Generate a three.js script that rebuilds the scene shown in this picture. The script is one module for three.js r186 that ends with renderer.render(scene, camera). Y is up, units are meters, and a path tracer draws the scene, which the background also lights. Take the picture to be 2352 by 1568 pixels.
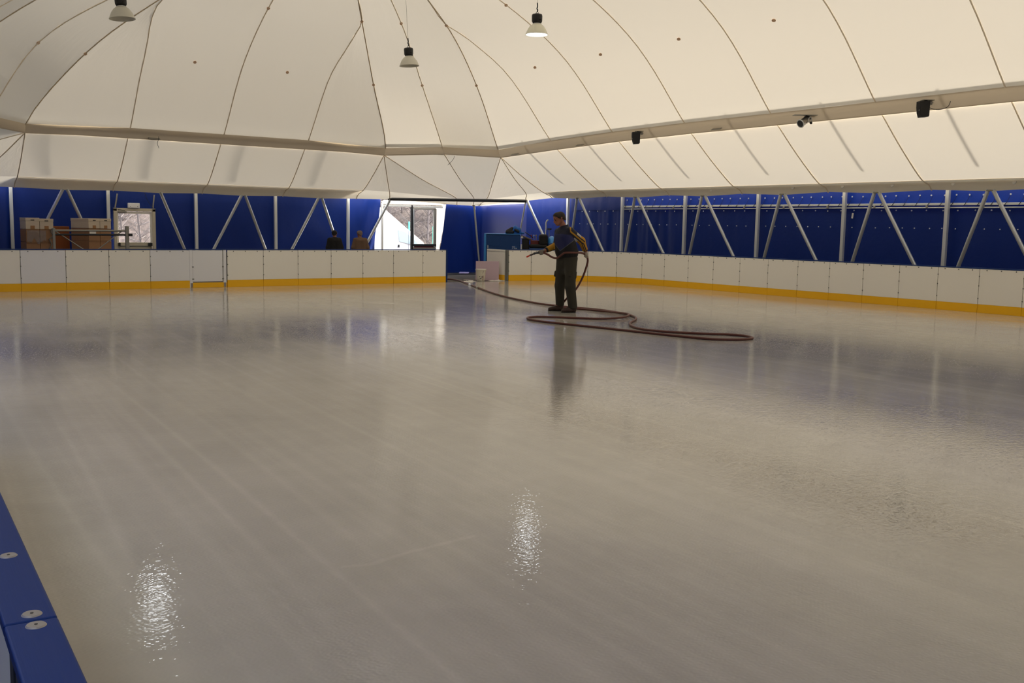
import * as THREE from 'three';
import { mergeGeometries } from 'three/addons/utils/BufferGeometryUtils.js';
import { RoundedBoxGeometry } from 'three/addons/geometries/RoundedBoxGeometry.js';
import { ImprovedNoise } from 'three/addons/math/ImprovedNoise.js';
import { RectAreaLightUniformsLib } from 'three/addons/lights/RectAreaLightUniformsLib.js';

// The rink sets the axes: x runs down the right side wall towards the viewer, z along the far end wall to the left, y is up from the ice.
const V3 = THREE.Vector3;
const P = (s, t, y) => new V3(t, y, s);

// ---------- camera, sky, sun, exposure ----------
const scene = new THREE.Scene();
const renderer = new THREE.WebGLRenderer();
renderer.toneMapping = THREE.LinearToneMapping;
renderer.toneMappingExposure = 1.0;
renderer.shadowMap.enabled = true;
const camera = new THREE.PerspectiveCamera(37.81, 2352 / 1568, 0.05, 400);
camera.rotation.order = 'YXZ';
camera.position.set(22.9855, 1.5485, 19.0515);
const AZ = 0.6226579;                                   // heading: (-cos, -sin) in (x, z)
camera.rotation.set(-0.1153663, Math.PI / 2 - AZ, 0.0177374);
scene.add(camera);

const SKY = { zenith: [3.1, 3.35, 3.7], low: [4.2, 4.25, 4.3] };
{
  const w = 64, h = 128, d = new Float32Array(w * h * 4);
  for (let j = 0; j < h; j++) {
    const el = ((j + 0.5) / h - 0.5) * Math.PI, k = Math.pow(Math.max(0, Math.sin(el)), 0.6);
    for (let i = 0; i < w; i++) for (let c = 0; c < 4; c++) d[(j * w + i) * 4 + c] = c === 3 ? 1 : SKY.low[c] + (SKY.zenith[c] - SKY.low[c]) * k;
  }
  const tx = new THREE.DataTexture(d, w, h, THREE.RGBAFormat, THREE.FloatType);
  tx.mapping = THREE.EquirectangularReflectionMapping; tx.magFilter = THREE.LinearFilter; tx.needsUpdate = true;
  scene.background = tx; scene.environment = tx;
}
const sun = new THREE.DirectionalLight(0xfff6ea, 28);
sun.position.set(8 - 8, 30, 9 - 50); sun.target.position.set(8, 0, 9);
sun.castShadow = true; sun.shadow.radius = 24; sun.shadow.mapSize.set(2048, 2048);
Object.assign(sun.shadow.camera, { left: -40, right: 40, top: 40, bottom: -40, near: 1, far: 140 });
scene.add(sun, sun.target);
RectAreaLightUniformsLib.init();

// ---------- helpers ----------
let seed = 7;
const rnd = () => { seed = (seed * 1664525 + 1013904223) >>> 0; return seed / 4294967296; };
const rr = (a, b) => a + (b - a) * rnd();
const noise = new ImprovedNoise();
const fbm = (x, y, z = 0, o = 4) => { let a = 0, k = 0.5; for (let i = 0; i < o; i++) { a += k * noise.noise(x, y, z); x *= 2.03; y *= 2.03; z += 3.7; k *= 0.5; } return a; };
const clamp = (x, a = 0, b = 1) => Math.min(b, Math.max(a, x));
const smooth = (a, b, x) => { const t = clamp((x - a) / (b - a)); return t * t * (3 - 2 * t); };
const taken = {};
function numbered(n) { const k = taken[n] = (taken[n] ?? -1) + 1; return k ? n + '_' + String(k).padStart(3, '0') : n; }
function tag(o, label, category, group) { o.userData.label = label; o.userData.category = category; if (group) o.userData.group = group; return o; }
function group(name, pos = new V3(), yaw = 0) { const g = new THREE.Group(); g.name = numbered(name); g.position.copy(pos); g.rotation.y = yaw; scene.add(g); return g; }
function thing(name, label, category, pos, yaw, grp) { return tag(group(name, pos, yaw), label, category, grp); }
function struct(name, pos, yaw) { const g = group(name, pos, yaw); g.userData.kind = 'structure'; return g; }
function mesh(name, geo, mat, parent, kind) {
  if (Array.isArray(geo)) geo = geo.length > 1 ? mergeGeometries(geo.map((g) => { const q = g.index ? g.toNonIndexed() : g; for (const k of Object.keys(q.attributes)) if (!['position', 'normal', 'uv'].includes(k)) q.deleteAttribute(k); return q; })) : geo[0];
  const m = new THREE.Mesh(geo, mat); m.castShadow = m.receiveShadow = true;
  m.name = parent ? name : numbered(name);
  if (kind) m.userData.kind = kind;
  (parent ?? scene).add(m); return m;
}
function copyOf(o, name, pos, yaw, label) { const c = o.clone(); c.name = numbered(name); c.position.copy(pos); if (yaw !== undefined) c.rotation.y = yaw; if (label) c.userData.label = label; c.userData = { ...c.userData }; scene.add(c); return c; }
const M4 = () => new THREE.Matrix4();
function rod(a, b, r, n = 10, r2 = r) {
  const d = b.clone().sub(a), g = new THREE.CylinderGeometry(r2, r, d.length(), n);
  g.applyQuaternion(new THREE.Quaternion().setFromUnitVectors(new V3(0, 1, 0), d.clone().normalize()));
  return g.translate((a.x + b.x) / 2, (a.y + b.y) / 2, (a.z + b.z) / 2);
}
function box(w, h, d, x = 0, y = 0, z = 0, r = 0.006) { return new RoundedBoxGeometry(w, h, d, 2, Math.min(r, w / 2.1, h / 2.1, d / 2.1)).translate(x, y, z); }
function beam(a, b, w, h) {                      // square tube between two points, edges chamfered
  const d = b.clone().sub(a), g = new RoundedBoxGeometry(w, d.length(), h, 1, 0.008);
  const up = d.clone().normalize(); let q;
  q = new THREE.Quaternion().setFromUnitVectors(new V3(0, 1, 0), up);
  return g.applyQuaternion(q).translate((a.x + b.x) / 2, (a.y + b.y) / 2, (a.z + b.z) / 2);
}
function tube(pts, r, seg, n = 8, closed = false) { return new THREE.TubeGeometry(new THREE.CatmullRomCurve3(pts, closed, 'centripetal'), seg ?? pts.length * 6, r, n, closed); }
function grid(fn, nu, nv, uv = null) {           // fn(u, v) -> Vector3
  const p = [], t = [], ix = [];
  for (let j = 0; j <= nv; j++) for (let i = 0; i <= nu; i++) { const q = fn(i / nu, j / nv); p.push(q.x, q.y, q.z); const w = uv ? uv(i / nu, j / nv) : [i / nu, j / nv]; t.push(w[0], w[1]); }
  for (let j = 0; j < nv; j++) for (let i = 0; i < nu; i++) { const a = j * (nu + 1) + i, b = a + 1, c = a + nu + 1, d = c + 1; ix.push(a, b, d, a, d, c); }
  const g = new THREE.BufferGeometry();
  g.setAttribute('position', new THREE.Float32BufferAttribute(p, 3)); g.setAttribute('uv', new THREE.Float32BufferAttribute(t, 2)); g.setIndex(ix); g.computeVertexNormals(); return g;
}
function extrude(pts, depth, bevel = 0, holes = []) {
  const s = new THREE.Shape(pts.map((p) => new THREE.Vector2(p[0], p[1])));
  for (const h of holes) s.holes.push(new THREE.Path(h.map((p) => new THREE.Vector2(p[0], p[1]))));
  return new THREE.ExtrudeGeometry(s, { depth, bevelEnabled: bevel > 0, bevelThickness: bevel, bevelSize: bevel, bevelSegments: 2, curveSegments: 8 });
}
const srgb = (r, g, b) => new THREE.Color(`rgb(${r},${g},${b})`);
function tex(w, h, fn, { srgbMap = true, repeat } = {}) {
  const d = new Uint8Array(w * h * 4);
  for (let j = 0; j < h; j++) for (let i = 0; i < w; i++) { const c = fn((i + 0.5) / w, (j + 0.5) / h), k = (j * w + i) * 4; d[k] = clamp(c[0]) * 255; d[k + 1] = clamp(c[1]) * 255; d[k + 2] = clamp(c[2]) * 255; d[k + 3] = 255; }
  const t = new THREE.DataTexture(d, w, h); t.magFilter = THREE.LinearFilter; t.minFilter = THREE.LinearMipmapLinearFilter; t.generateMipmaps = true;
  t.wrapS = t.wrapT = THREE.RepeatWrapping; if (srgbMap) t.colorSpace = THREE.SRGBColorSpace; if (repeat) t.repeat.set(...repeat); t.needsUpdate = true; return t;
}
const std = (color, roughness = 0.6, o = {}) => new THREE.MeshStandardMaterial({ color, roughness, metalness: 0, side: THREE.DoubleSide, ...o });
const phys = (color, roughness = 0.6, o = {}) => new THREE.MeshPhysicalMaterial({ color, roughness, side: THREE.DoubleSide, ...o });

// ---------- materials ----------
const TILE = tex(256, 256, (u, v) => { const k = 0.5 + 0.5 * fbm(u * 6, v * 6, 1.3); return [k, k, k]; }, { srgbMap: false });
const M = {
  roof: phys(srgb(236, 228, 212), 1, { transmission: 0.06, thickness: 0, specularIntensity: 0.2, bumpMap: TILE, bumpScale: 0.01 }),
  band: phys(srgb(220, 204, 178), 1, { transmission: 0.016, thickness: 0, specularIntensity: 0.2 }),
  valance: phys(srgb(236, 228, 210), 1, { transmission: 0.09, thickness: 0, specularIntensity: 0.2 }),
  seam: std(srgb(250, 236, 212), 0.9),
  disc: std(srgb(226, 190, 156), 0.8),
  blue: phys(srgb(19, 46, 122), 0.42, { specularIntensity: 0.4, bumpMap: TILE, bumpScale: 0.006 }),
  blueGloss: phys(srgb(19, 45, 126), 0.3, { specularIntensity: 1.6 }),
  outer: phys(srgb(236, 228, 212), 1, { transmission: 0.12, thickness: 0, specularIntensity: 0.2 }),
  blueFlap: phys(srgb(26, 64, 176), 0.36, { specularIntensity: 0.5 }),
  eyelet: std(srgb(215, 220, 230), 0.4),
  galv: std(srgb(222, 226, 225), 0.32, { metalness: 0.45 }),
  galvDull: std(srgb(158, 156, 148), 0.5, { metalness: 0.4 }),
  darkSteel: std(srgb(58, 62, 66), 0.5, { metalness: 0.5 }),
  board: std(srgb(250, 246, 235), 0.42),
  boardGrey: std(srgb(240, 240, 242), 0.45),
  yellow: std(srgb(255, 192, 6), 0.42),
  capBlue: phys(srgb(28, 54, 112), 0.5, { specularIntensity: 0.3, bumpMap: TILE, bumpScale: 0.002 }),
  joint: std(srgb(112, 114, 108), 0.6),
  bolt: std(srgb(168, 160, 148), 0.45, { metalness: 0.35 }),
  slot: std(srgb(60, 55, 48), 0.6),
  black: std(srgb(18, 18, 20), 0.55),
  white: std(srgb(235, 232, 224), 0.6),
  concrete: std(srgb(104, 98, 92), 0.8, { map: tex(256, 256, (u, v) => { const k = 0.72 + 0.5 * fbm(u * 5, v * 5, 4) + 0.1 * (rnd() - 0.5); return [k, k * 0.98, k * 0.95]; }) }),
};

// ---------- outside ground, apron, ice ----------
const GROUND = -0.18;
{
  const g = struct('ground');
  const litter = std(srgb(104, 96, 94), 0.95, { map: tex(256, 256, (u, v) => { const k = 0.8 + 0.5 * fbm(u * 14, v * 14, 9) + 0.25 * (rnd() - 0.5); return [k, k * 0.95, k * 0.92]; }) });
  mesh('yard_slope', grid((u, v) => { const t = -90 + 150 * u, s = -70 + 150 * v; const d = clamp((-19 - t) / 40); const b = clamp((-16 - s) / 40); return P(s, t, GROUND - 0.02 + 22 * d * d * (0.3 + d) + 3 * clamp((-17 - t) / 4) + 8 * b); }, 60, 60, (u, v) => [u * 60, v * 60]), litter, g);
  const slab = struct('floor');
  mesh('concrete_slab', new THREE.BoxGeometry(41.2, 0.2, 21.6).translate(13.1, GROUND - 0.1, 9.06), M.concrete, slab);
}
const RIDGES = [[[9.51, 11.87], [9.55, 12.66], [9.67, 13.66], [9.3, 14.4], [9.0, 15.1], [8.8, 15.7], [8.97, 16.65], [8.6, 17.2]], [[9.02, 13.9], [8.95, 14.4], [8.55, 14.7], [8.0, 15.1], [7.85, 15.7], [7.1, 16.3]], [[17.07, 19.0], [16.95, 19.05], [16.75, 19.0], [16.6, 18.98], [16.37, 18.95]]];
const RINK = { s: 18.74, t: 26.3, r: 2.7 };
function rinkShape(inset = 0) {
  const sh = new THREE.Shape(), a = inset, s = RINK.s - inset, t = RINK.t - inset, r = RINK.r - inset;
  sh.moveTo(a + r, a); sh.lineTo(t - r, a); sh.absarc(t - r, a + r, r, -Math.PI / 2, 0); sh.lineTo(t, s - r); sh.absarc(t - r, s - r, r, 0, Math.PI / 2); sh.lineTo(a + r, s); sh.absarc(a + r, s - r, r, Math.PI / 2, Math.PI); sh.lineTo(a, a + r); sh.absarc(a + r, a + r, r, Math.PI, 1.5 * Math.PI); return sh;
}
{
  // resurfacing streaks run along the rink, wet and frosted patches lie across them
  const W = 1536, H = 1024;
  // fine frozen ridges left where two coats of water met, as polylines of (z, x)
  const ridges = RIDGES;
  const ridgeAt = (s, t) => { let d = 9; for (const L of ridges) for (let i = 0; i + 1 < L.length; i++) { const [a, b] = L[i], [c, e] = L[i + 1], dx = c - a, dy = e - b; const k = clamp(((s - a) * dx + (t - b) * dy) / (dx * dx + dy * dy)); d = Math.min(d, Math.hypot(s - a - k * dx, t - b - k * dy)); } return d; };
  const colour = tex(W, H, (u, v) => {
    const t = u * 28, s = v * 20, sk = s - 0.09 * t;
    let st = 0;
    for (const [f, z, a] of [[3.1, 1, 0.028], [7.3, 2, 0.02]]) st += a * Math.pow(clamp(1 - Math.abs(noise.noise(sk * f, t * 0.07, z)) * 5), 2) * (0.4 + 0.9 * clamp(noise.noise(sk, t * 0.25, z + 5) + 0.5));
    const pat = 0.10 * fbm(t * 0.22, s * 0.22, 3) + 0.06 * fbm(t * 0.9, s * 0.9, 8) + 0.03 * fbm(t * 4, s * 4, 2);
    const wet = smooth(0.0, 0.22, fbm(t * 0.16 + 4, s * 0.3, 12));
    const rd = ridgeAt(s + 0.05 * noise.noise(t * 2.5, s * 2.5, 40), t + 0.05 * noise.noise(t * 2.5, s * 2.5, 44));
    const k = 0.74 + st + pat - 0.05 * wet + 0.035 * (1 - smooth(0.006, 0.025, rd));
    return [k * 0.995, k * 0.976, k * (0.93 + 0.03 * wet)];
  });
  const rough = tex(W, H, (u, v) => {
    const t = u * 28, s = v * 20;
    const p = fbm(t * 0.16 + 4, s * 0.3, 12) + 0.5 * fbm(t * 0.7, s * 0.9, 21);
    const k = 0.115 - 0.08 * smooth(-0.2, 0.06, p) + 0.05 * fbm(t * 3, s * 3, 31);
    return [k, k, k];
  }, { srgbMap: false });
  for (const m of [colour, rough]) { m.repeat.set(1 / 28, 1 / 20); m.wrapS = m.wrapT = THREE.ClampToEdgeWrapping; }
  const waves = [...Array(70)].map((_, i) => { const f = 5 + 36 * Math.pow(rnd(), 1.2), a = rnd() * Math.PI; return [Math.round(f * Math.cos(a)), Math.round(f * Math.sin(a)), rnd() * 6.283, 1 / Math.pow(f / 8, 0.5)]; });
  const bump = tex(512, 512, (u, v) => { let k = 0; for (const [a, b, p, w] of waves) k += w * Math.sin(6.2832 * (a * u + b * v) + p); k = 0.5 + 0.035 * k; return [k, k, k]; }, { srgbMap: false });
  bump.repeat.set(1 / 0.62, 1 / 0.62);
  const ice = phys(0xffffff, 1, { map: colour, roughnessMap: rough, bumpMap: bump, bumpScale: 0.0006, ior: 1.42, specularIntensity: 1 });
  const g = new THREE.ExtrudeGeometry(rinkShape(-0.01), { depth: 0.12, bevelEnabled: false, curveSegments: 16 });
  // shape lies in (t, s): stand it up as x = t, z = s with its top on y = 0
  g.applyMatrix4(new THREE.Matrix4().set(1, 0, 0, 0, 0, 0, 1, -0.12, 0, 1, 0, 0, 0, 0, 0, 1));
  { const ix = g.attributes.position; const n = ix.count; for (let i = 0; i < n; i += 3) for (const a of ['position', 'normal', 'uv']) { const at = g.attributes[a], k = at.itemSize; for (let c = 0; c < k; c++) { const x = at.array[(i + 1) * k + c]; at.array[(i + 1) * k + c] = at.array[(i + 2) * k + c]; at.array[(i + 2) * k + c] = x; } } g.computeVertexNormals(); }
  const o = mesh('ice_sheet', g, ice); o.userData.kind = 'structure';
}

// ---------- the membrane roof ----------
const PR = 2.69, PL = 2.555;                                     // bay lengths of the side and end walls
const RT = [...Array(13).keys()].map((i) => -3.02 + PR * i);      // posts of the right wall, by x
const LS = [...Array(5).keys()].map((i) => 3.95 + PL * i);        // posts of the end wall, by z
const WALL_R = -1.8, WALL_L = -7.6, MS = 9.06, MT = 13.12;
const lerpTab = (tab, x) => { if (x <= tab[0][0]) return tab[0][1]; for (let i = 1; i < tab.length; i++) if (x <= tab[i][0]) return tab[i - 1][1] + (tab[i][1] - tab[i - 1][1]) * (x - tab[i - 1][0]) / (tab[i][0] - tab[i - 1][0]); return tab[tab.length - 1][1]; };
const ringY = (t) => lerpTab([[-3.02, 3.69], [-0.33, 3.81], [2.4, 3.89], [5, 3.93], [10, 3.96], [14, 4.0]], Math.min(t, 2 * MT - t));
const ridge = (t) => P(MS, clamp(t, 2.4, 2 * MT - 2.4), 8.55 + 0.35 * Math.sin(Math.PI * clamp((t - 2.4) / (2 * MT - 4.8))));
const rightStation = (t, mid) => {
  const y = ringY(t), k = Math.min(t, 2 * MT - t), near = clamp((k + 3.02) / 2.69);
  const cs = (a, b) => a + (b - a) * near;
  return [P(-1.15, t, mid ? 2.44 : 2.49), P(-1.04, t, 2.60), P(-0.8, t, 2.68), P(cs(0.94, 0.81), t, y), P(cs(1.04, 1.05), t, y + 0.22), P(2.68, t, cs(5.6, 5.8)), P(4.6, t, 6.93), ridge(t)];
};
const leftStation = (s, mid) => [P(s, -7.0, mid ? 2.32 : 2.35), P(s, -6.85, 2.50), P(s, -6.5, 2.62), P(s, -5.3, 3.74), P(s, -5.04, 3.97), P(s, -3.55, 5.66), P(s, -1.7, 6.9), P(MS, 2.4, 8.55)];
const Rv = { A: P(0.94, -3.02, 3.69), B: P(1.04, -3.02, 3.90), C: P(2.72, -1.76, 5.6), D: P(4.62, -0.38, 6.85), F: P(MS, 2.4, 8.55) };
const Lv = { A: P(3.94, -5.1, 3.69), B: P(3.94, -5.0, 3.89), C: P(5.1, -3.6, 5.58), D: P(6.55, -1.5, 6.87), F: Rv.F };
const Mv = { A: P(2.7, -3.55, 3.72), B: P(2.85, -3.4, 3.90), C: P(3.9, -2.85, 5.6), D: P(5.7, -0.9, 6.84), F: Rv.F };
const top = (v) => [v.A, v.B, v.C, v.D, v.F];
const cornerStations = [                                          // from the right wall round to the end wall
  [P(-1.15, -3.02, 2.48), P(-1.04, -3.02, 2.56), P(-0.8, -3.02, 2.64), ...top(Rv)],
  [P(-1.12, -4.4, 2.40), P(-1.0, -4.3, 2.5), P(-0.85, -4.05, 2.6), ...top(Rv)],
  [P(-1.18, -7.4, 2.26), P(-1.1, -7.2, 2.33), P(-0.95, -6.6, 2.46), ...top(Rv)],
  [P(-1.0, -7.55, 2.25), P(-0.9, -7.35, 2.33), P(-0.62, -6.85, 2.46), ...top(Mv)],
  [P(-0.35, -7.58, 2.26), P(-0.25, -7.45, 2.34), P(0.05, -6.95, 2.47), ...top(Lv)],
  [P(2.68, -7.02, 2.36), P(2.78, -6.85, 2.5), P(2.98, -6.5, 2.6), ...top(Lv)],
];
const mirror = (st, ms, mt) => st.map((p) => new V3(mt ? 2 * MT - p.x : p.x, p.y, ms ? 2 * MS - p.z : p.z));
const half = [];                                                  // right wall from the middle to the corner, then the end wall
const mids = (a, b) => (a + b) / 2;
for (let i = RT.length - 1; i >= 1; i--) { half.push({ st: rightStation(RT[i]), seam: 1 }); half.push({ st: rightStation(mids(RT[i], RT[i - 1]), true), rafter: 1 }); }
for (const c of cornerStations) half.push({ st: c, seam: 1 });
for (let i = 0; i < LS.length; i++) { half.push({ st: leftStation(LS[i]), seam: 1 }); if (i < 4) half.push({ st: leftStation(mids(LS[i], LS[i + 1]), true), rafter: 1 }); }
half[half.findIndex((h) => h.st === cornerStations[5]) + 1].st.splice(3, 5, ...top(Lv));
half[half.length - 1].st.splice(3, 5, ...mirror(top(Lv), true, false));
const loop = [...half];
for (let i = 5; i >= 0; i--) loop.push({ st: mirror(cornerStations[i], true, false), seam: 1 });
for (let i = 1; i < RT.length; i++) { loop.push({ st: mirror(rightStation(mids(RT[i], RT[i - 1]), true), true, false), rafter: 1 }); loop.push({ st: mirror(rightStation(RT[i]), true, false), seam: 1 }); }
for (const c of cornerStations) loop.push({ st: mirror(c, true, true), seam: 1 });
for (let i = LS.length - 1; i >= 0; i--) { loop.push({ st: mirror(leftStation(LS[i]), false, true), seam: 1 }); if (i) loop.push({ st: mirror(leftStation(mids(LS[i], LS[i - 1]), true), false, true), rafter: 1 }); }
for (let i = 5; i >= 0; i--) loop.push({ st: mirror(cornerStations[i], false, true), seam: 1 });
const profile = (st, v) => new THREE.CatmullRomCurve3([st[3].clone().lerp(st[4], -1), ...st.slice(4)], false, 'centripetal').getPoint((1 + 3 * v) / 4);
const ceiling = struct('ceiling');
{
  const N = loop.length;
  const upper = loop.map(({ st }) => [...Array(13).keys()].map((k) => profile(st, k / 12)));
  // seams that meet at the upper row of discs run on together to the ridge
  const same = (p, q) => p.distanceTo(q) < 0.35;
  for (let i = 0; i < N; i++) if (loop[i].seam) for (const d of [-2, 2]) { const j = (i + d + N) % N; if (loop[(i + d / 2 + N) % N].rafter && same(upper[i][8], upper[j][8])) { const own = top(Rv).concat(top(Lv)).length && [Rv, Lv].some((v) => [0, 1].some((a) => [0, 1].some((b) => upper[i][8].distanceTo(mirror([v.D], a, b)[0]) < 1e-6))); if (own) for (let k = 8; k <= 12; k++) upper[j][k] = upper[i][k].clone(); } }
  for (let i = 0; i < N; i++) if (loop[i].rafter) for (let k = 0; k <= 12; k++) upper[i][k] = upper[(i + N - 1) % N][k].clone().lerp(upper[(i + 1) % N][k], 0.5);
  for (let i = 0; i < N; i++) {
    const a = loop[i], b = loop[(i + 1) % N];
    if (a.rafter) continue;                                       // a panel reaches from seam to seam across the rafter between
    const c = b.rafter ? loop[(i + 2) % N] : null, cols = c ? [i, (i + 1) % N, (i + 2) % N] : [i, (i + 1) % N], nu = cols.length - 1;
    const lower = grid((u, v) => { const j = Math.round(u * nu), s = loop[cols[j]].st; const q = s[2].clone().lerp(s[3], v); q.y -= 0.05 * Math.sin(Math.PI * v); return q; }, nu, 6);
    const up = grid((u, v) => upper[cols[Math.round(u * nu)]][Math.round(v * 12)].clone(), nu, 12);
    mesh('roof_panel', lower, M.roof, ceiling); mesh('roof_panel', up, M.roof, ceiling);
    const bandGeo = grid((u, v) => { const s = loop[cols[Math.round(u * nu)]].st; const q = s[3].clone().lerp(s[4], v); q.y -= v > 0.01 && v < 0.99 ? 0.045 : 0; if (v < 0.01) q.y -= 0.03; return q; }, nu, 4);
    mesh('ring_band', bandGeo, M.band, ceiling);
    const val = grid((u, v) => { const s = loop[cols[Math.round(u * nu)]].st; const q = v < 0.5 ? s[0].clone().lerp(s[1], v * 2) : s[1].clone().lerp(s[2], v * 2 - 1); return q; }, nu, 4);
    mesh('eave_valance', val, M.valance, ceiling);
  }
  const low = (s) => { const q = s[2].clone().lerp(s[3], 0.5); q.y -= 0.05; return q; };
  for (let i = 0; i < N; i++) {
    const { st, seam } = loop[i];
    if (seam) {
      const d = new V3(0, -0.012, 0), path = [st[0], st[1], st[2], low(st), st[3]].map((p) => p.clone().add(d));
      mesh('seam', tube(path, 0.015, 16, 5), M.seam, ceiling);
      mesh('seam', tube(upper[i].map((p) => p.clone().add(d)), 0.015, 24, 5), M.seam, ceiling);
    } else {
      const lift = new V3(0, 0.42, 0);
      mesh('rafter', rod(st[2].clone().add(lift), st[3].clone().add(new V3(0, 0.5, 0)), 0.032, 8), M.galv, ceiling);
    }
    const b = loop[(i + 1) % N];
    const lift = new V3(0, 0.22, 0);
    if (st[3].distanceTo(b.st[3]) > 0.05) mesh('ring_beam', rod(st[3].clone().lerp(st[4], 0.5).add(lift), b.st[3].clone().lerp(b.st[4], 0.5).add(lift), 0.06, 8), M.galv, ceiling);
    if (st[3].distanceTo(b.st[3]) > 0.05) mesh('hem_seam', tube([st[2], st[2].clone().lerp(b.st[2], 0.5), b.st[2]].map((p) => p.clone().add(new V3(0, -0.012, 0))), 0.008, 4, 5), M.seam, ceiling);
  }
  // small discs where the membrane is hung
  const disc = new THREE.CylinderGeometry(0.042, 0.042, 0.014, 14);
  const put = (p) => { const m = mesh('suspension_disc', disc, M.disc, ceiling); m.position.copy(p).add(new V3(0, -0.02, 0)); const n = new V3(MS - p.z > 0 ? 0 : 0, 1, 0); m.quaternion.setFromUnitVectors(new V3(0, 1, 0), new V3(MT - p.x, -14, MS - p.z).negate().normalize()); };
  for (let i = 0; i < N; i++) { const { st, seam } = loop[i]; if (!seam && st[3].distanceTo(loop[(i + 1) % N].st[3]) > 0.5 && ![Rv, Lv].some((v) => [0, 1].some((a) => [0, 1].some((b) => { const q = mirror([v.A], a, b)[0]; return loop[(i + 1) % N].st[3].distanceTo(q) < 0.2 || loop[(i + N - 1) % N].st[3].distanceTo(q) < 0.2; })))) put(upper[i][4]); }
  for (const v of [Rv, Lv, Mv]) for (const m of [0, 1]) { put(mirror([v.C], m, 0)[0]); put(mirror([v.D], m, 0)[0]); }
  for (const [s, t] of [[-1.0, 4.12], [-1.0, 6.83], [-1.0, 8.27], [-1.0, 9.58], [-1.0, 11.03], [-1.0, 12.34]]) { const m = mesh('tie_button', new THREE.CylinderGeometry(0.04, 0.04, 0.02, 14).rotateX(Math.PI / 2.6), M.white, ceiling); m.position.set(t, 2.6, s + 0.03); }
  put(leftStation(LS[2])[6]); put(rightStation(RT[2])[6]);
}

// ---------- wall frames and curtains ----------
const postX = (t) => P(WALL_R, t, 0);
function vWave(amp, seedv) { return (a, y) => amp * (noise.noise(a * 2.6, y * 0.35, seedv) + 0.5 * noise.noise(a * 6.1, y * 0.5, seedv + 3)); }
function drape(a, b, y0, y1, amp, sd, nu = 22, nv = 8, top1 = y1) {   // hanging sheet between two plan points
  const d = b.clone().sub(a), n = new V3(-d.z, 0, d.x).normalize(), L = d.length(), w = vWave(amp, sd);
  return grid((u, v) => { const y = y0 + (y1 + (top1 - y1) * u - y0) * v, q = a.clone().addScaledVector(d, u); q.y = y; const e = Math.sin(Math.PI * clamp(u, 0.001, 0.999)) ** 0.4; return q.addScaledVector(n, w(u * L + sd, y) * (0.35 + 0.65 * (1 - 0.4 * v)) * e); }, nu, nv, (u, v) => [u * L, v * (y1 - y0)]);
}
{ // right side wall
  const w = struct('wall_right'), S0 = -1.98;
  for (let i = 0; i < 12; i++) {
    const t0 = RT[i] - 0.015, t1 = RT[i + 1] + 0.015, amp = i === 1 ? 0.075 : i === 0 ? 0.05 : 0.016;
    mesh('curtain_panel', drape(P(S0, t0, 0), P(S0, t1, 0), GROUND, 2.3, amp, i * 7.1 + 1, i < 3 ? 60 : 26, 10), M.blue, w);
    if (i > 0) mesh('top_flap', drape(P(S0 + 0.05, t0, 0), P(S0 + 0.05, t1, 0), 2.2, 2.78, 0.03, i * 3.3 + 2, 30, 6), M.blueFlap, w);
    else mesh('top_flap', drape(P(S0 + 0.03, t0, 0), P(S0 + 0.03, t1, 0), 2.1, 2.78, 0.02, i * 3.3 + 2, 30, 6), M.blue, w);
    const dots = [];
    const dot = (t, y, s, r) => { const g = new THREE.CylinderGeometry(r, r, 0.012, 8); g.rotateX(Math.PI / 2); dots.push(g.translate(t, y, s)); };
    const put = (n, y, s, r, jit) => { for (let k = 0; k < n; k++) dot(t0 + (k + 0.5) * (t1 - t0) / n + rr(-jit, jit), y + rr(-0.006, 0.006), s, r); };
    put(7, 2.065, S0 + 0.045, 0.017, 0.02); put(8, 1.66, S0 + 0.045, 0.014, 0.04); if (i > 0) put(9, 2.4, S0 + 0.095, 0.019, 0.03);
    mesh('eyelets', dots, M.eyelet, w, 'stuff');
    if (i > 0) {
      mesh('top_rail', beam(P(-1.88, t0, 2.2), P(-1.88, t1, 2.2), 0.055, 0.06), M.galv, w);
      mesh('guide_rail', rod(P(-1.87, t0, 2.125), P(-1.87, t1, 2.125), 0.016, 8), M.galv, w);
      const ties = []; for (let k = 0; k < 9; k++) { const t = t0 + (k + 0.4) * (t1 - t0) / 9; ties.push(rod(P(-1.84, t, 2.235), P(-1.84, t - 0.05, 2.165), 0.006, 5)); ties.push(rod(P(-1.9, t + 0.05, 2.4), P(-1.85, t, 2.23), 0.004, 5)); }
      mesh('lacing', ties, M.black, w, 'stuff');
      const hang = []; for (const f of [0.3, 0.8]) hang.push(box(0.05, 0.06, 0.03, t0 + f * (t1 - t0), 2.145, -1.85, 0.01));
      for (const h of hang) mesh('rail_bracket', h, M.galvDull, w);
    }
  }
  mesh('sticker', new RoundedBoxGeometry(0.05, 0.13, 0.006, 2, 0.002).rotateZ(-0.12).translate(7.9, 1.94, S0 + 0.06), M.white, w);
  // corner: slack sheet from the corner post to the first strut, then to the first bay
  mesh('curtain_panel', drape(P(-1.9, -5.5, 0), P(-1.98, -3.0, 0), GROUND, 2.62, 0.03, 41, 30, 8), M.blue, w);
  mesh('curtain_panel', drape(P(-1.25, -7.82, 0), P(-1.9, -5.45, 0), GROUND, 2.27, 0.006, 47, 20, 8, 2.36), M.blueGloss, w);
  mesh('cover_strip', grid((u, v) => { const q = P(-1.12, -7.62, 2.24).lerp(P(-1.88, -5.45, 2.34), u); q.y += 0.08 * v; q.z += 0.03 + 0.03 * v; return q; }, 6, 2), M.valance, w);
}
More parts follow.
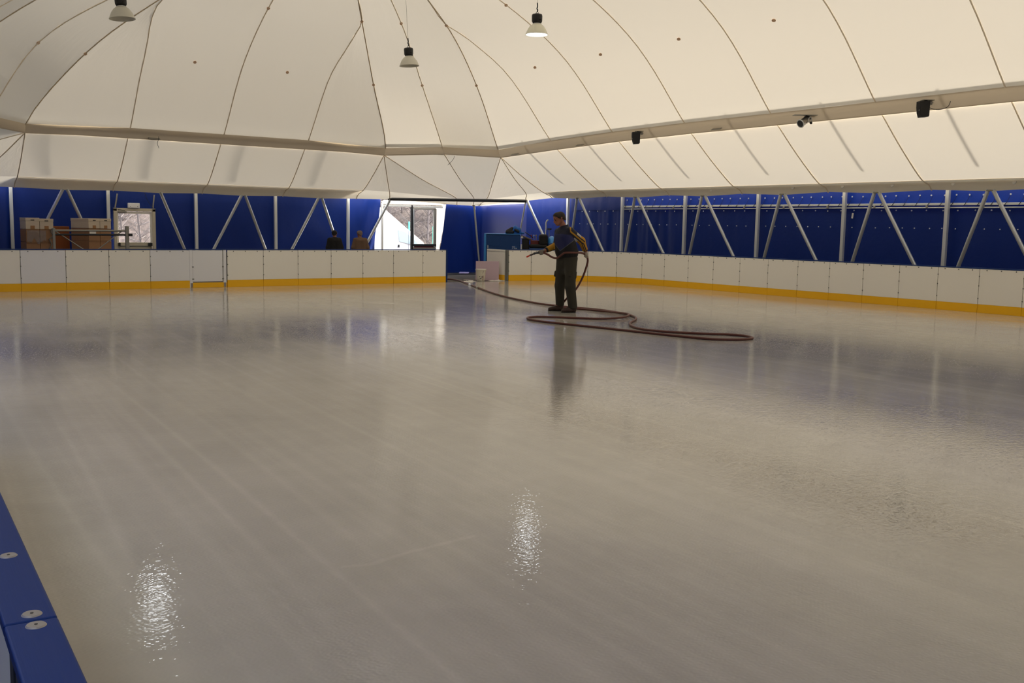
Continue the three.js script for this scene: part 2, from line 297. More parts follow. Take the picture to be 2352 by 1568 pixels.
{ // end wall with the door opening
  const w = struct('wall_left'), T0 = -7.78;
  for (let i = 0; i < 4; i++) if (i !== 2) mesh('curtain_panel', drape(P(LS[i] - 0.015, T0, 0), P(LS[i + 1] + 0.015, T0, 0), GROUND, 2.72, 0.025, 60 + i * 5.3, 30, 8), M.blue, w);
  mesh('curtain_panel', drape(P(LS[2] - 0.015, T0, 0), P(10.3, T0, 0), GROUND, 1.8, 0.03, 71, 18, 8), M.blue, w);
  mesh('curtain_panel', drape(P(11.42, T0, 0), P(LS[3] + 0.015, T0, 0), GROUND, 1.8, 0.005, 75, 6, 8), M.blue, w);
  mesh('curtain_panel', drape(P(LS[2] - 0.015, T0, 0), P(LS[3] + 0.015, T0, 0), 1.8, 2.72, 0.015, 71, 30, 5), M.blue, w);
  // beside the door the sheet is pulled aside
  mesh('curtain_panel', grid((u, v) => { const y = GROUND + (2.42 - GROUND) * v, edge = 2.72 - 0.08 * smooth(0.4, 1, v) + 0.13 * Math.sin(Math.PI * clamp(v * 1.2)) - 0.02; const s = LS[0] + 0.015 + (edge - LS[0]) * u; return P(s, T0 + 0.05 * noise.noise(u * 5, v * 1.5, 5) + 0.10 * u * noise.noise(u * 3 + v * 2, v * 4, 8), y); }, 24, 14), M.blue, w);
  mesh('curtain_panel', grid((u, v) => { const y = GROUND + (2.3 - GROUND) * v; const e = lerpTab([[0, 0.2], [0.3, 0.33], [0.55, 0.2], [1, 0.05]], v); const s = e + (-1.3 - e) * u; return P(s, -7.66 - 0.12 * u + 0.05 * noise.noise(u * 4, v * 1.2, 15) * (1 - v), y); }, 24, 14), M.blue, w);
  // the emergency door has its own opening, see door_2
}
{ // the two walls behind the viewer, closed the same way
  const w = struct('wall_near'), T1 = 2 * MT + 7.78;
  mesh('curtain_panel', new THREE.BoxGeometry(0.05, 3.6, 12).translate(T1, 1.6, MS), M.blue, w);
  for (const k of [-1, 1]) mesh('curtain_panel', rodBox(P(MS + k * 5.9, T1, 1.6), P(MS + k * 11, T1 - 4.6, 1.6), 3.6), M.blue, w);
  const v = struct('wall_far_side');
  mesh('curtain_panel', new THREE.BoxGeometry(33, 3.6, 0.05).translate(MT, 1.6, 2 * MS + 1.98), M.blue, v);
  mesh('curtain_panel', rodBox(P(LS[4], -7.7, 1.6), P(2 * MS + 1.98, -3.02, 1.6), 3.6), M.blue, v);
}
function rodBox(a, b, h) { const d = b.clone().sub(a); return new THREE.BoxGeometry(d.length() + 0.1, h, 0.05).rotateY(-Math.atan2(d.z, d.x)).translate((a.x + b.x) / 2, (a.y + b.y) / 2, (a.z + b.z) / 2); }

const frameR = struct('wall_frame_right'), frameL = struct('wall_frame_left');
for (let i = 0; i < 13; i++) {
  mesh('steel_post', beam(P(WALL_R, RT[i], GROUND), P(WALL_R, RT[i], 2.52), 0.085, 0.085), M.galv, frameR);
  mesh('base_plate', box(0.22, 0.016, 0.22, RT[i], GROUND + 0.008, WALL_R, 0.004), M.galvDull, frameR);
  if (i < 12) { const ap = P(-1.12, (RT[i] + RT[i + 1]) / 2, 2.47); for (const j of [i, i + 1]) mesh('strut', rod(P(WALL_R + 0.06, RT[j] + (j === i ? 0.06 : -0.06), GROUND + 0.03), ap.clone().add(new V3(j === i ? -0.05 : 0.05, 0, 0)), 0.042, 12), M.galv, frameR); mesh('strut_bolt', rod(ap.clone().add(new V3(-0.07, -0.02, 0.03)), ap.clone().add(new V3(0.07, -0.02, 0.03)), 0.015, 8), M.galvDull, frameR); }
}
mesh('strut', rod(P(WALL_R + 0.06, -3.08, GROUND + 0.03), P(-1.1, -4.36, 2.4), 0.042, 12), M.galv, frameR);
mesh('strut', rod(P(-1.5, -5.7, GROUND + 0.03), P(-1.12, -4.45, 2.4), 0.03, 12), M.galv, frameR);
mesh('steel_post', rod(P(-1.34, -7.5, GROUND), P(-1.03, -7.5, 2.3), 0.035, 12), M.galvDull, frameR);
for (let i = 0; i < 5; i++) {
  mesh('steel_post', beam(P(LS[i], WALL_L, GROUND), P(LS[i], WALL_L, 2.42), 0.09, 0.09), M.galv, frameL);
  mesh('base_plate', box(0.22, 0.016, 0.22, WALL_L, GROUND + 0.008, LS[i], 0.004), M.galvDull, frameL);
  if (i < 4) { const ap = P((LS[i] + LS[i + 1]) / 2, -7.0, 2.35); for (const j of [i, i + 1]) if (i !== 2 || j === 2) mesh('strut', rod(P(LS[j] + (j === i ? 0.06 : -0.06), WALL_L + 0.06, GROUND + 0.03), ap.clone().add(new V3(0, 0, j === i ? -0.05 : 0.05)), 0.045, 12), M.galv, frameL); }
}
mesh('strut', rod(P(LS[0] - 0.06, WALL_L + 0.06, GROUND + 0.03), P(2.7, -6.98, 2.35), 0.045, 12), M.galv, frameL);
mesh('header_beam', beam(P(2.75, -7.02, 2.37), P(-1.12, -4.36, 2.39), 0.09, 0.07), M.darkSteel, frameL);
{ // the other half of the frame, seen only from the far side
  for (let i = 0; i < 13; i++) mesh('steel_post', beam(P(2 * MS - WALL_R, RT[i], GROUND), P(2 * MS - WALL_R, RT[i], 2.52), 0.085, 0.085), M.galv, frameR);
}

// ---------- door opening in the far corner ----------
const glass = phys(0xffffff, 0.02, { transmission: 1, thickness: 0, ior: 1.45 });
{
  const d = struct('door_1'), T = -7.66;
  const bar = (n, s0, s1, y0, y1, m, dep = 0.07, dt = 0) => mesh(n, box(dep, y1 - y0, Math.abs(s1 - s0), T + dt, (y0 + y1) / 2, (s0 + s1) / 2, 0.008), m, d);
  bar('head_beam', 2.62, 0.2, 2.22, 2.3, M.white, 0.1);
  bar('head_beam', 2.62, 0.2, 2.14, 2.2, M.galv, 0.06);
  bar('mullion', 1.5, 1.44, GROUND, 2.2, M.black, 0.08);
  bar('jamb', 2.66, 2.6, GROUND, 2.25, M.white, 0.08);
  bar('leaf_frame', 1.42, 0.5, 2.06, 2.13, M.galvDull); bar('leaf_frame', 0.58, 0.47, 0.74, 2.1, M.galvDull); bar('leaf_frame', 1.43, 1.38, 0.74, 2.1, M.galv);
  bar('leaf_rail', 1.43, 0.47, 0.79, 0.86, M.darkSteel, 0.08); bar('leaf_rail', 1.43, 0.47, 0.68, 0.73, M.galvDull, 0.08);
  bar('leaf_panel', 1.43, 0.47, GROUND + 0.02, 0.8, std(srgb(120, 52, 58), 0.5), 0.03, -0.02);
  mesh('door_pane', new THREE.BoxGeometry(0.008, 1.22, 0.8).translate(T, 1.46, 0.98), glass, d);
  // white cover drawn in beside the leaf, lit from outside
  mesh('side_cover', grid((u, v) => { const y = 0.1 + 2.17 * v, a = 0.46, b = lerpTab([[0, 0.36], [0.3, 0.32], [0.6, 0.16], [1, 0.06]], v); return P(a + (b - a) * u, -7.7 + 0.03 * u, y); }, 4, 12), phys(srgb(250, 244, 236), 1, { transmission: 0.45, thickness: 0 }), d);
  mesh('top_cover', grid((u, v) => P(2.68 - 2.6 * u, -7.68 + 0.25 * v, 2.29 + 0.06 * v), 6, 2), phys(srgb(250, 244, 236), 1, { transmission: 0.5, thickness: 0 }), d);
}

{ // emergency door let into the end wall
  const d = struct('door_2'), T = -7.66, ivory = std(srgb(206, 198, 178), 0.5);
  const bar = (n, s0, s1, y0, y1, m, dep = 0.07, dt = 0) => mesh(n, box(dep, y1 - y0, Math.abs(s1 - s0), T + dt, (y0 + y1) / 2, (s0 + s1) / 2, 0.006), m, d);
  bar('door_frame', 11.46, 11.37, GROUND, 1.86, ivory, 0.1); bar('door_frame', 10.36, 10.27, GROUND, 1.86, ivory, 0.1); bar('door_frame', 11.46, 10.27, 1.78, 1.87, ivory, 0.1);
  bar('leaf_stile', 11.37, 11.33, GROUND + 0.02, 1.77, M.white, 0.05); bar('leaf_stile', 10.43, 10.37, GROUND + 0.02, 1.77, M.white, 0.05);
  bar('leaf_rail', 11.35, 10.4, 1.71, 1.77, M.white, 0.05); bar('leaf_rail', 11.35, 10.4, GROUND + 0.02, 0.87, ivory, 0.05);
  mesh('door_pane', new THREE.BoxGeometry(0.008, 0.84, 0.92).translate(T, 1.29, 10.88), glass, d);
  for (const s of [11.33, 10.45]) mesh('bar_bracket', box(0.1, 0.09, s < 11 ? 0.11 : 0.05, T + 0.07, 0.81, s, 0.01), M.black, d);
  mesh('panic_bar', rod(P(11.33, T + 0.11, 0.76), P(10.45, T + 0.11, 0.76), 0.014), M.black, d);
  mesh('door_closer', box(0.05, 0.05, 0.24, T + 0.06, 1.76, 11.22, 0.01), M.galvDull, d);
  mesh('closer_arm', rod(P(11.35, T + 0.07, 1.83), P(11.15, T + 0.09, 1.79), 0.008, 6), M.darkSteel, d);
  for (const [s, s2] of [[11.36, 11.43], [10.31, 10.35]]) mesh('hanger_rod', rod(P(s, T + 0.1, 2.28), P(s2, T + 0.06, 1.83), 0.022, 8), M.galvDull, d);
}

{ // outer eave sheets that close the gap between the walls and the roof
  const e = struct('outer_eave');
  for (let i = 0; i < 12; i++) mesh('eave_sheet', grid((u, v) => P(-2.1 + 1.22 * v, RT[i] + PR * u, 2.78 - 0.09 * v), 1, 2), M.outer, e);
  for (let i = 0; i < 4; i++) mesh('eave_sheet', grid((u, v) => P(LS[i] + PL * u, -7.9 + 1.32 * v, 2.72 - 0.09 * v), 1, 2), M.outer, e);
}

// ---------- rink boards ----------
const BH = 0.874, KICK = 0.165;
function boardPath() {                              // clockwise on plan: end boards from the left, the opening, the corner, the right side
  const arcPt = (th) => P(2.7 - 2.7 * Math.sin(th), 2.7 - 2.7 * Math.cos(th), 0);
  return { arcPt };
}
function panelBetween(parent, a, b, o = {}) {       // one board: white sheet, yellow kick strip, joint post behind, bolts down the joint
  const d = b.clone().sub(a), L = d.length(), yaw = -Math.atan2(d.z, d.x), kick = o.kick ?? KICK, low = o.low ?? 0;
  const g = (n, w, h, dep, x, y, z, m, par, r) => { const k = mesh(n, box(w, h, dep, x, y, z, r ?? 0.003), m, par); return k; };
  const f = new THREE.Group(); f.name = 'board_panel'; f.position.copy(a); f.rotation.y = yaw; parent.add(f);
  const gap = 0.005;
  g('panel_sheet', L - 2 * gap, BH - kick - low - 0.012, 0.03, L / 2, (BH + kick + low) / 2 - 0.004, -0.015, o.grey ? M.boardGrey : M.board, f);
  g('kick_strip', L - gap, kick, 0.034, L / 2, low + kick / 2, -0.015, M.yellow, f);
  if (low) g('panel_sheet', L - 2 * gap, low, 0.03, L / 2, low / 2, -0.016, M.yellow, f);
  g('backing_frame', L, BH - 0.05, 0.03, L / 2, BH / 2 - 0.03, -0.055, M.joint, f);
  const bolts = [];
  for (const y of o.boltY ?? [0.28, 0.53, 0.72]) bolts.push(new THREE.CylinderGeometry(0.011, 0.011, 0.012, 8).rotateX(Math.PI / 2).translate(0.004, y, 0.004));
  mesh('joint_bolts', bolts, M.joint, f, 'stuff');
  const caps = []; for (const q of [0.17, 0.5, 0.83]) caps.push(new THREE.CylinderGeometry(0.012, 0.012, 0.01, 8).rotateX(Math.PI / 2).translate(L * q, BH - 0.035, 0.002));
  mesh('cap_bolts', caps, M.joint, f, 'stuff');
  return f;
}
function capRail(parent, a, b, name = 'cap_rail') { const d = b.clone().sub(a), L = d.length(); const m = mesh(name, box(L, 0.02, 0.085, L / 2, BH + 0.006, -0.035, 0.006), M.capBlue, parent); m.position.copy(a); m.rotation.y = -Math.atan2(d.z, d.x); }
function cut(list) { return list; }
{
  // end boards, x = 0; the ice lies on the +x side, so walk from small z to large z mirrored
  const left = thing('rink_barrier', 'long straight run of white rink boards with yellow kick strip, left of the opening', 'rink barrier', new V3());
  const js = [4.79, 5.51]; for (let n = 10; n >= -1; n--) js.push(15.25 - 0.885 * n);
  for (let i = 0; i + 1 < js.length; i++) {
    if (Math.abs(js[i] - 10.825) < 0.05) continue;                 // the gate stands here
    panelBetween(left, P(js[i + 1], 0, 0), P(js[i], 0, 0), { grey: i === 8 || i === 11 });
    capRail(left, P(js[i + 1], 0, 0), P(js[i], 0, 0));
  }
  mesh('end_post', box(0.07, BH, 0.05, -0.03, BH / 2, 4.765, 0.008), M.capBlue, left);
  for (let k = 0; k < 6; k++) { const f = (a) => P(RINK.s - 2.7 + 2.7 * Math.sin(a), 2.7 - 2.7 * Math.cos(a), 0); const th = (k / 6) * Math.PI / 2, t2 = ((k + 1) / 6) * Math.PI / 2; panelBetween(left, f(t2), f(th)); capRail(left, f(t2), f(th)); }
  const gate = thing('barrier_gate', 'closed white gate leaf with grey posts set into the far end rink boards', 'gate', P(11.71, 0, 0), Math.PI / 2);
  const sheet = mesh('gate_leaf', box(0.7, BH - 0.15, 0.03, 0.42, BH / 2 + 0.065, -0.012), M.boardGrey, gate);
  mesh('threshold', box(0.87, 0.115, 0.036, 0.443, 0.0575, -0.018), M.yellow, gate);
  for (const x of [0.035, 0.825]) mesh('gate_post', box(0.075, BH, 0.05, x, BH / 2, -0.025, 0.008), M.boardGrey, gate);
  for (const x of [0.073, 0.775]) { mesh('gate_gap', box(0.012, BH - 0.15, 0.03, x, BH / 2 + 0.07, -0.016, 0.002), M.joint, gate); for (const y of [0.2, 0.48]) mesh('hinge', box(0.04, 0.022, 0.02, x, y, 0.004, 0.004), M.joint, gate); }
  mesh('cap_rail', box(0.885, 0.02, 0.085, 0.443, BH + 0.006, -0.035), M.capBlue, gate);

  const right = thing('rink_barrier', 'white rink boards with yellow kick strip curving round behind the man with the hose', 'rink barrier', new V3());
  const { arcPt } = boardPath();
  const pts = [P(2.71, 0, 0)];
  for (const th of [0.266, 0.571, 0.878, 1.198]) pts.push(arcPt(th));
  pts.push(P(0, 2.56, 0)); for (let n = 1; n < 24; n++) pts.push(P(0, 2.56 + 0.885 * n, 0));
  for (let i = 0; i + 1 < pts.length; i++) { panelBetween(right, pts[i], pts[i + 1]); capRail(right, pts[i], pts[i + 1]); }
  mesh('end_post', box(0.06, BH, 0.05, -0.03, BH / 2, 2.74, 0.008), M.joint, right);
  const leaf = thing('barrier_gate', 'open gate leaf with a yellow bottom strip swung back behind the rink opening', 'gate', P(2.74, -0.06, 0), 0);
  leaf.rotation.y = -Math.atan2(2.66 - 2.74, -1.3 + 0.06);
  mesh('gate_leaf', box(1.05, BH - 0.16, 0.03, 0.56, BH / 2 + 0.08, 0, 0.006), M.board, leaf);
  mesh('kick_strip', box(1.05, 0.15, 0.034, 0.56, 0.085, 0, 0.004), M.yellow, leaf);
  mesh('top_strip', box(1.05, 0.012, 0.034, 0.56, BH - 0.06, 0, 0.003), M.joint, leaf);
  mesh('frame_post', box(0.05, BH, 0.06, 0.03, BH / 2, 0, 0.008), M.galvDull, leaf);
  mesh('latch', box(0.05, 0.09, 0.03, 0.03, 0.5, 0.04, 0.006), M.joint, leaf);

  // the boards the photographer leans over
  const near = thing('rink_barrier', 'blue topped rink board with round bolts in the near left corner', 'rink barrier', P(18.671, 20.283, 0), -Math.atan2(0.066, 1.218));
  const cap = (x0, x1) => mesh('cap_rail', box(x1 - x0, 0.024, 0.083, (x0 + x1) / 2, BH - 0.012, 0.0415, 0.005), M.capBlue, near);
  cap(-4.5, -1.13); cap(-1.125, 0.928); cap(0.931, 3.2);
  mesh('panel_sheet', box(7.7, BH - 0.03 - KICK, 0.012, -0.65, (BH + KICK) / 2 - 0.012, 0.006, 0.003), M.board, near);
  mesh('kick_strip', box(7.7, KICK, 0.014, -0.65, KICK / 2, 0.004, 0.003), M.yellow, near);
  for (const x of [-1.13, 0.93]) { mesh('frame_post', box(0.06, BH - 0.03, 0.05, x - 0.045, (BH - 0.03) / 2, 0.045, 0.005), M.darkSteel, near); mesh('frame_post', box(0.06, BH - 0.03, 0.05, x + 0.045, (BH - 0.03) / 2, 0.045, 0.005), M.darkSteel, near); }
  mesh('frame_rail', box(7.7, 0.05, 0.045, -0.65, BH - 0.06, 0.045, 0.004), M.darkSteel, near);
  const bl = new THREE.CylinderGeometry(0.0145, 0.0168, 0.0024, 28);
  for (const [s, t] of [[18.726, 20.831], [18.744, 21.18], [18.748, 21.235], [18.692, 20.42], [18.677, 20.0], [18.77, 21.66]]) {
    const p = P(s, t, 0), q = near.worldToLocal ? (near.updateMatrixWorld(), near.worldToLocal(p.clone())) : p;
    const b = mesh('cap_bolt', bl, M.bolt, near); b.position.set(q.x, BH + 0.0012, 0.042 + (q.z - 0.042) * 0.3);
    const h = mesh('bolt_socket', new THREE.CylinderGeometry(0.0028, 0.0028, 0.001, 12), M.slot, b); h.position.y = 0.0013;
  }
}

// ---------- pendant lamps, speakers, spotlight ----------
const RIGHTYAW = 0.948;                              // local x to the right of the picture, local z towards the viewer
function makeLamp(label, pos, lit, tilt) {
  const g = thing('pendant_lamp', label, 'lamp', pos, 0, 'bell lamps hanging under the roof');
  const sh = [[0.06, 0.238], [0.1, 0.226], [0.15, 0.185], [0.195, 0.125], [0.228, 0.055], [0.246, 0.008], [0.252, 0.0], [0.252, -0.006], [0.243, -0.004], [0.22, 0.055], [0.188, 0.12], [0.145, 0.176], [0.095, 0.217], [0.0, 0.222]].map((p) => new THREE.Vector2(...p));
  mesh('lamp_shade', new THREE.LatheGeometry(sh, 40), phys(srgb(226, 222, 206), 0.35, { transmission: 0.12, thickness: 0 }), g);
  const ho = [[0, 0.24], [0.09, 0.24], [0.115, 0.285], [0.118, 0.40], [0.108, 0.435], [0.05, 0.45], [0, 0.45]].map((p) => new THREE.Vector2(...p));
  mesh('ballast_housing', new THREE.LatheGeometry(ho, 10), M.black, g);
  mesh('collar', new THREE.TorusGeometry(0.078, 0.01, 8, 24).rotateX(Math.PI / 2).translate(0, 0.238, 0), M.galv, g);
  mesh('cable_gland', rod(new V3(0.11, 0.31, 0), new V3(0.15, 0.3, 0), 0.014, 8), M.black, g);
  mesh('hanger', new THREE.TorusGeometry(0.045, 0.007, 6, 18, Math.PI).translate(0, 0.445, 0), M.galvDull, g);
  mesh('hook', tube([new V3(0, 0.49, 0), new V3(0.02, 0.52, 0), new V3(-0.012, 0.56, 0), new V3(0.01, 0.60, 0), new V3(0, 0.68, 0)], 0.014, 20, 6), M.darkSteel, g);
  const up = roofAbove(pos);
  mesh('hanging_cable', rod(new V3(0, 0.66, 0), new V3(0, up - pos.y, 0), 0.004, 5), M.galvDull, g);
  if (lit) {
    mesh('lamp_bulb', new THREE.SphereGeometry(0.2, 24, 12, 0, Math.PI * 2, 0, Math.PI / 2).scale(1.08, 0.26, 1.08).rotateX(Math.PI).translate(0, 0.03, 0), std(0xffffff, 0.6, { emissive: new THREE.Color(0.95, 0.98, 1), emissiveIntensity: 7 }), g);
    const sp = new THREE.SpotLight(0xf6faff, 3.2, 0, 1.36, 0.35, 2); sp.position.set(pos.x, pos.y - 0.04, pos.z); sp.target.position.set(pos.x, 0, pos.z); sp.castShadow = true; sp.shadow.radius = 10; scene.add(sp, sp.target);
  }
  if (tilt) g.rotation.set(...tilt);
  return g;
}
function roofAbove(p) { const d = Math.min(p.z + 0.8, 2 * MS - p.z + 0.8, p.x + 6.5); return lerpTab([[0, 2.6], [1.65, 4.0], [3.4, 5.75], [5.3, 6.9], [9.8, 8.5]], d); }
makeLamp('lit bell lamp with a glowing white mouth', P(5.53, 4.88, 5.74), true);
makeLamp('unlit bell lamp hanging lowest, in the middle of the end roof slope', P(6.17, 0.37, 5.53), false, [0.05, 0, 0.03]);
makeLamp('unlit bell lamp cut by the top edge, above the stacked cartons', P(13.55, 1.88, 5.49), false, [0.06, 0, 0.04]);
makeLamp('lit bell lamp just above the view, mirrored in the near ice', P(13.85, 4.36, 5.74), true);

function makeSpeaker(label, pos, k, yaw) {
  const g = thing('loudspeaker', label, 'loudspeaker', pos, yaw, 'loudspeakers under the roof ring');
  const prof = [[-0.13 * k, 0.19 * k], [0.12 * k, 0.2 * k], [0.115 * k, -0.16 * k], [0.1 * k, -0.185 * k], [-0.075 * k, -0.2 * k], [-0.11 * k, -0.09 * k], [-0.13 * k, 0.05 * k]];
  mesh('cabinet', extrude(prof, 0.2 * k, 0.008).translate(0, 0, -0.1 * k), M.black, g);
  mesh('grille', grid((u, v) => { const y = (0.17 - 0.34 * v) * k, x = lerpTab([[-0.2, -0.088], [-0.09, -0.122], [0.05, -0.142], [0.19, -0.142]], y / k) * k; return new V3(x, y, (u - 0.5) * 0.19 * k); }, 4, 12), std(srgb(30, 30, 32), 0.8, { bumpMap: TILE, bumpScale: 0.003 }), g);
  mesh('bracket', [box(0.16 * k, 0.02, 0.06, 0.17 * k, 0.17 * k, 0, 0.004), rod(new V3(0.2 * k, 0.12 * k, 0), new V3(0.2 * k, 0.21 * k, 0), 0.028, 12)], M.galvDull, g);
  mesh('mounting_plate', box(0.3 * k, 0.008, 0.16, 0.1 * k, 0.235 * k, 0, 0.002), M.galvDull, g);
  mesh('stem', rod(new V3(0.05 * k, 0.19 * k, 0), new V3(0.07 * k, 0.235 * k, 0), 0.03, 10), M.black, g);
  mesh('badge', box(0.003, 0.008, 0.03, -0.14 * k, -0.02, 0.06 * k, 0.001), M.galv, g);
  return g;
}
makeSpeaker('black loudspeaker on a steel bracket right of the spotlight', P(1.12, 11.55, 3.935), 0.74, RIGHTYAW + 0.1);
makeSpeaker('smaller looking black loudspeaker under the roof ring, left of the spotlight', P(1.12, 3.38, 3.875), 0.74, RIGHTYAW + 0.05);
{
  const g = thing('spotlight', 'chrome spotlight can with a dark round lens under the roof ring', 'spotlight', P(1.12, 8.74, 3.925), RIGHTYAW);
  const ax = new V3(-0.75, -0.45, 0.5).normalize(), c = new V3(-0.02, -0.02, 0);
  const at = (k) => c.clone().addScaledVector(ax, k);
  mesh('can', [rod(at(-0.12), at(0.1), 0.075, 24, 0.08)], std(srgb(170, 164, 156), 0.25, { metalness: 0.8 }), g);
  mesh('front_ring', new THREE.TorusGeometry(0.085, 0.012, 8, 28).applyQuaternion(new THREE.Quaternion().setFromUnitVectors(new V3(0, 0, 1), ax)).translate(...at(0.11).toArray()), M.galv, g);
  mesh('lens', new THREE.CylinderGeometry(0.082, 0.082, 0.012, 28).applyQuaternion(new THREE.Quaternion().setFromUnitVectors(new V3(0, 1, 0), ax)).translate(...at(0.112).toArray()), std(srgb(34, 38, 42), 0.15), g);
  mesh('rear_cap', [rod(at(-0.19), at(-0.12), 0.05, 20, 0.074)], M.darkSteel, g);
  mesh('yoke', new THREE.TorusGeometry(0.1, 0.008, 6, 24, Math.PI * 1.15).rotateZ(-0.3).rotateY(0.5).translate(0.04, 0, 0), M.darkSteel, g);
  mesh('clamp_knob', new THREE.SphereGeometry(0.03, 12, 10).translate(0.13, -0.05, 0.04), M.black, g);
  mesh('clamp_ring', new THREE.TorusGeometry(0.06, 0.01, 8, 20).rotateY(0.7).translate(0.12, 0.02, 0), M.galv, g);
  mesh('mounting_plate', box(0.5, 0.008, 0.2, 0.0, 0.115, 0, 0.002), M.galvDull, g);
  mesh('stem', rod(new V3(0.02, 0.06, 0), new V3(0.03, 0.115, 0), 0.014, 8), M.darkSteel, g);
}
// plates left for further fittings on the roof ring
for (const [s, t, y, yaw] of [[0.88, 0.85, 3.87, 0], [0.88, 6.0, 3.97, 0], [0.96, -2.2, 3.75, 0], [2.62, -3.7, 3.74, 0.7], [10.95, -5.22, 3.76, 1.57]]) mesh('mounting_plate', box(0.3, 0.008, 0.2, 0, 0, 0, 0.002).rotateX(0.5).rotateY(yaw).translate(t, y, s), M.galvDull, ceiling);
{
  const wire = (label, pts) => tag(mesh('dangling_cable', tube(pts, 0.006, 24, 6), M.darkSteel), label, 'cable');
  wire('thin forked cable end dangling under the roof ring over the end wall', [P(10.86, -5.1, 3.8), P(10.87, -5.08, 3.72), P(10.9, -5.08, 3.6), P(10.86, -5.08, 3.48)]);
  wire('forked cable hanging from the roof ring over the rink opening', [P(2.3, -3.6, 3.76), P(2.33, -3.55, 3.62), P(2.42, -3.55, 3.5), P(2.56, -3.55, 3.38)]);
  wire('pale slack cable dropping to the top of the emergency door', [P(10.62, -7.5, 2.4), P(10.56, -7.5, 2.2), P(10.46, -7.5, 2.0), P(10.36, -7.52, 1.88)]);
  wire('wire loop hanging beside the right loudspeaker', [P(1.0, 11.55, 4.0), P(1.02, 11.72, 3.93), P(1.0, 11.86, 3.92), P(0.97, 11.98, 3.97), P(0.97, 12.02, 4.06)]);
}
{ const e = thing('junction_box', 'small grey emergency light box above the emergency door', 'box', P(10.9, -7.6, 1.88)); mesh('case', box(0.1, 0.14, 0.33, 0, 0.07, 0, 0.012), M.boardGrey, e); mesh('cover_screw', [rod(new V3(0.05, 0.04, 0.1), new V3(0.054, 0.04, 0.1), 0.012, 8), rod(new V3(0.05, 0.04, -0.1), new V3(0.054, 0.04, -0.1), 0.012, 8)], M.joint, e); }

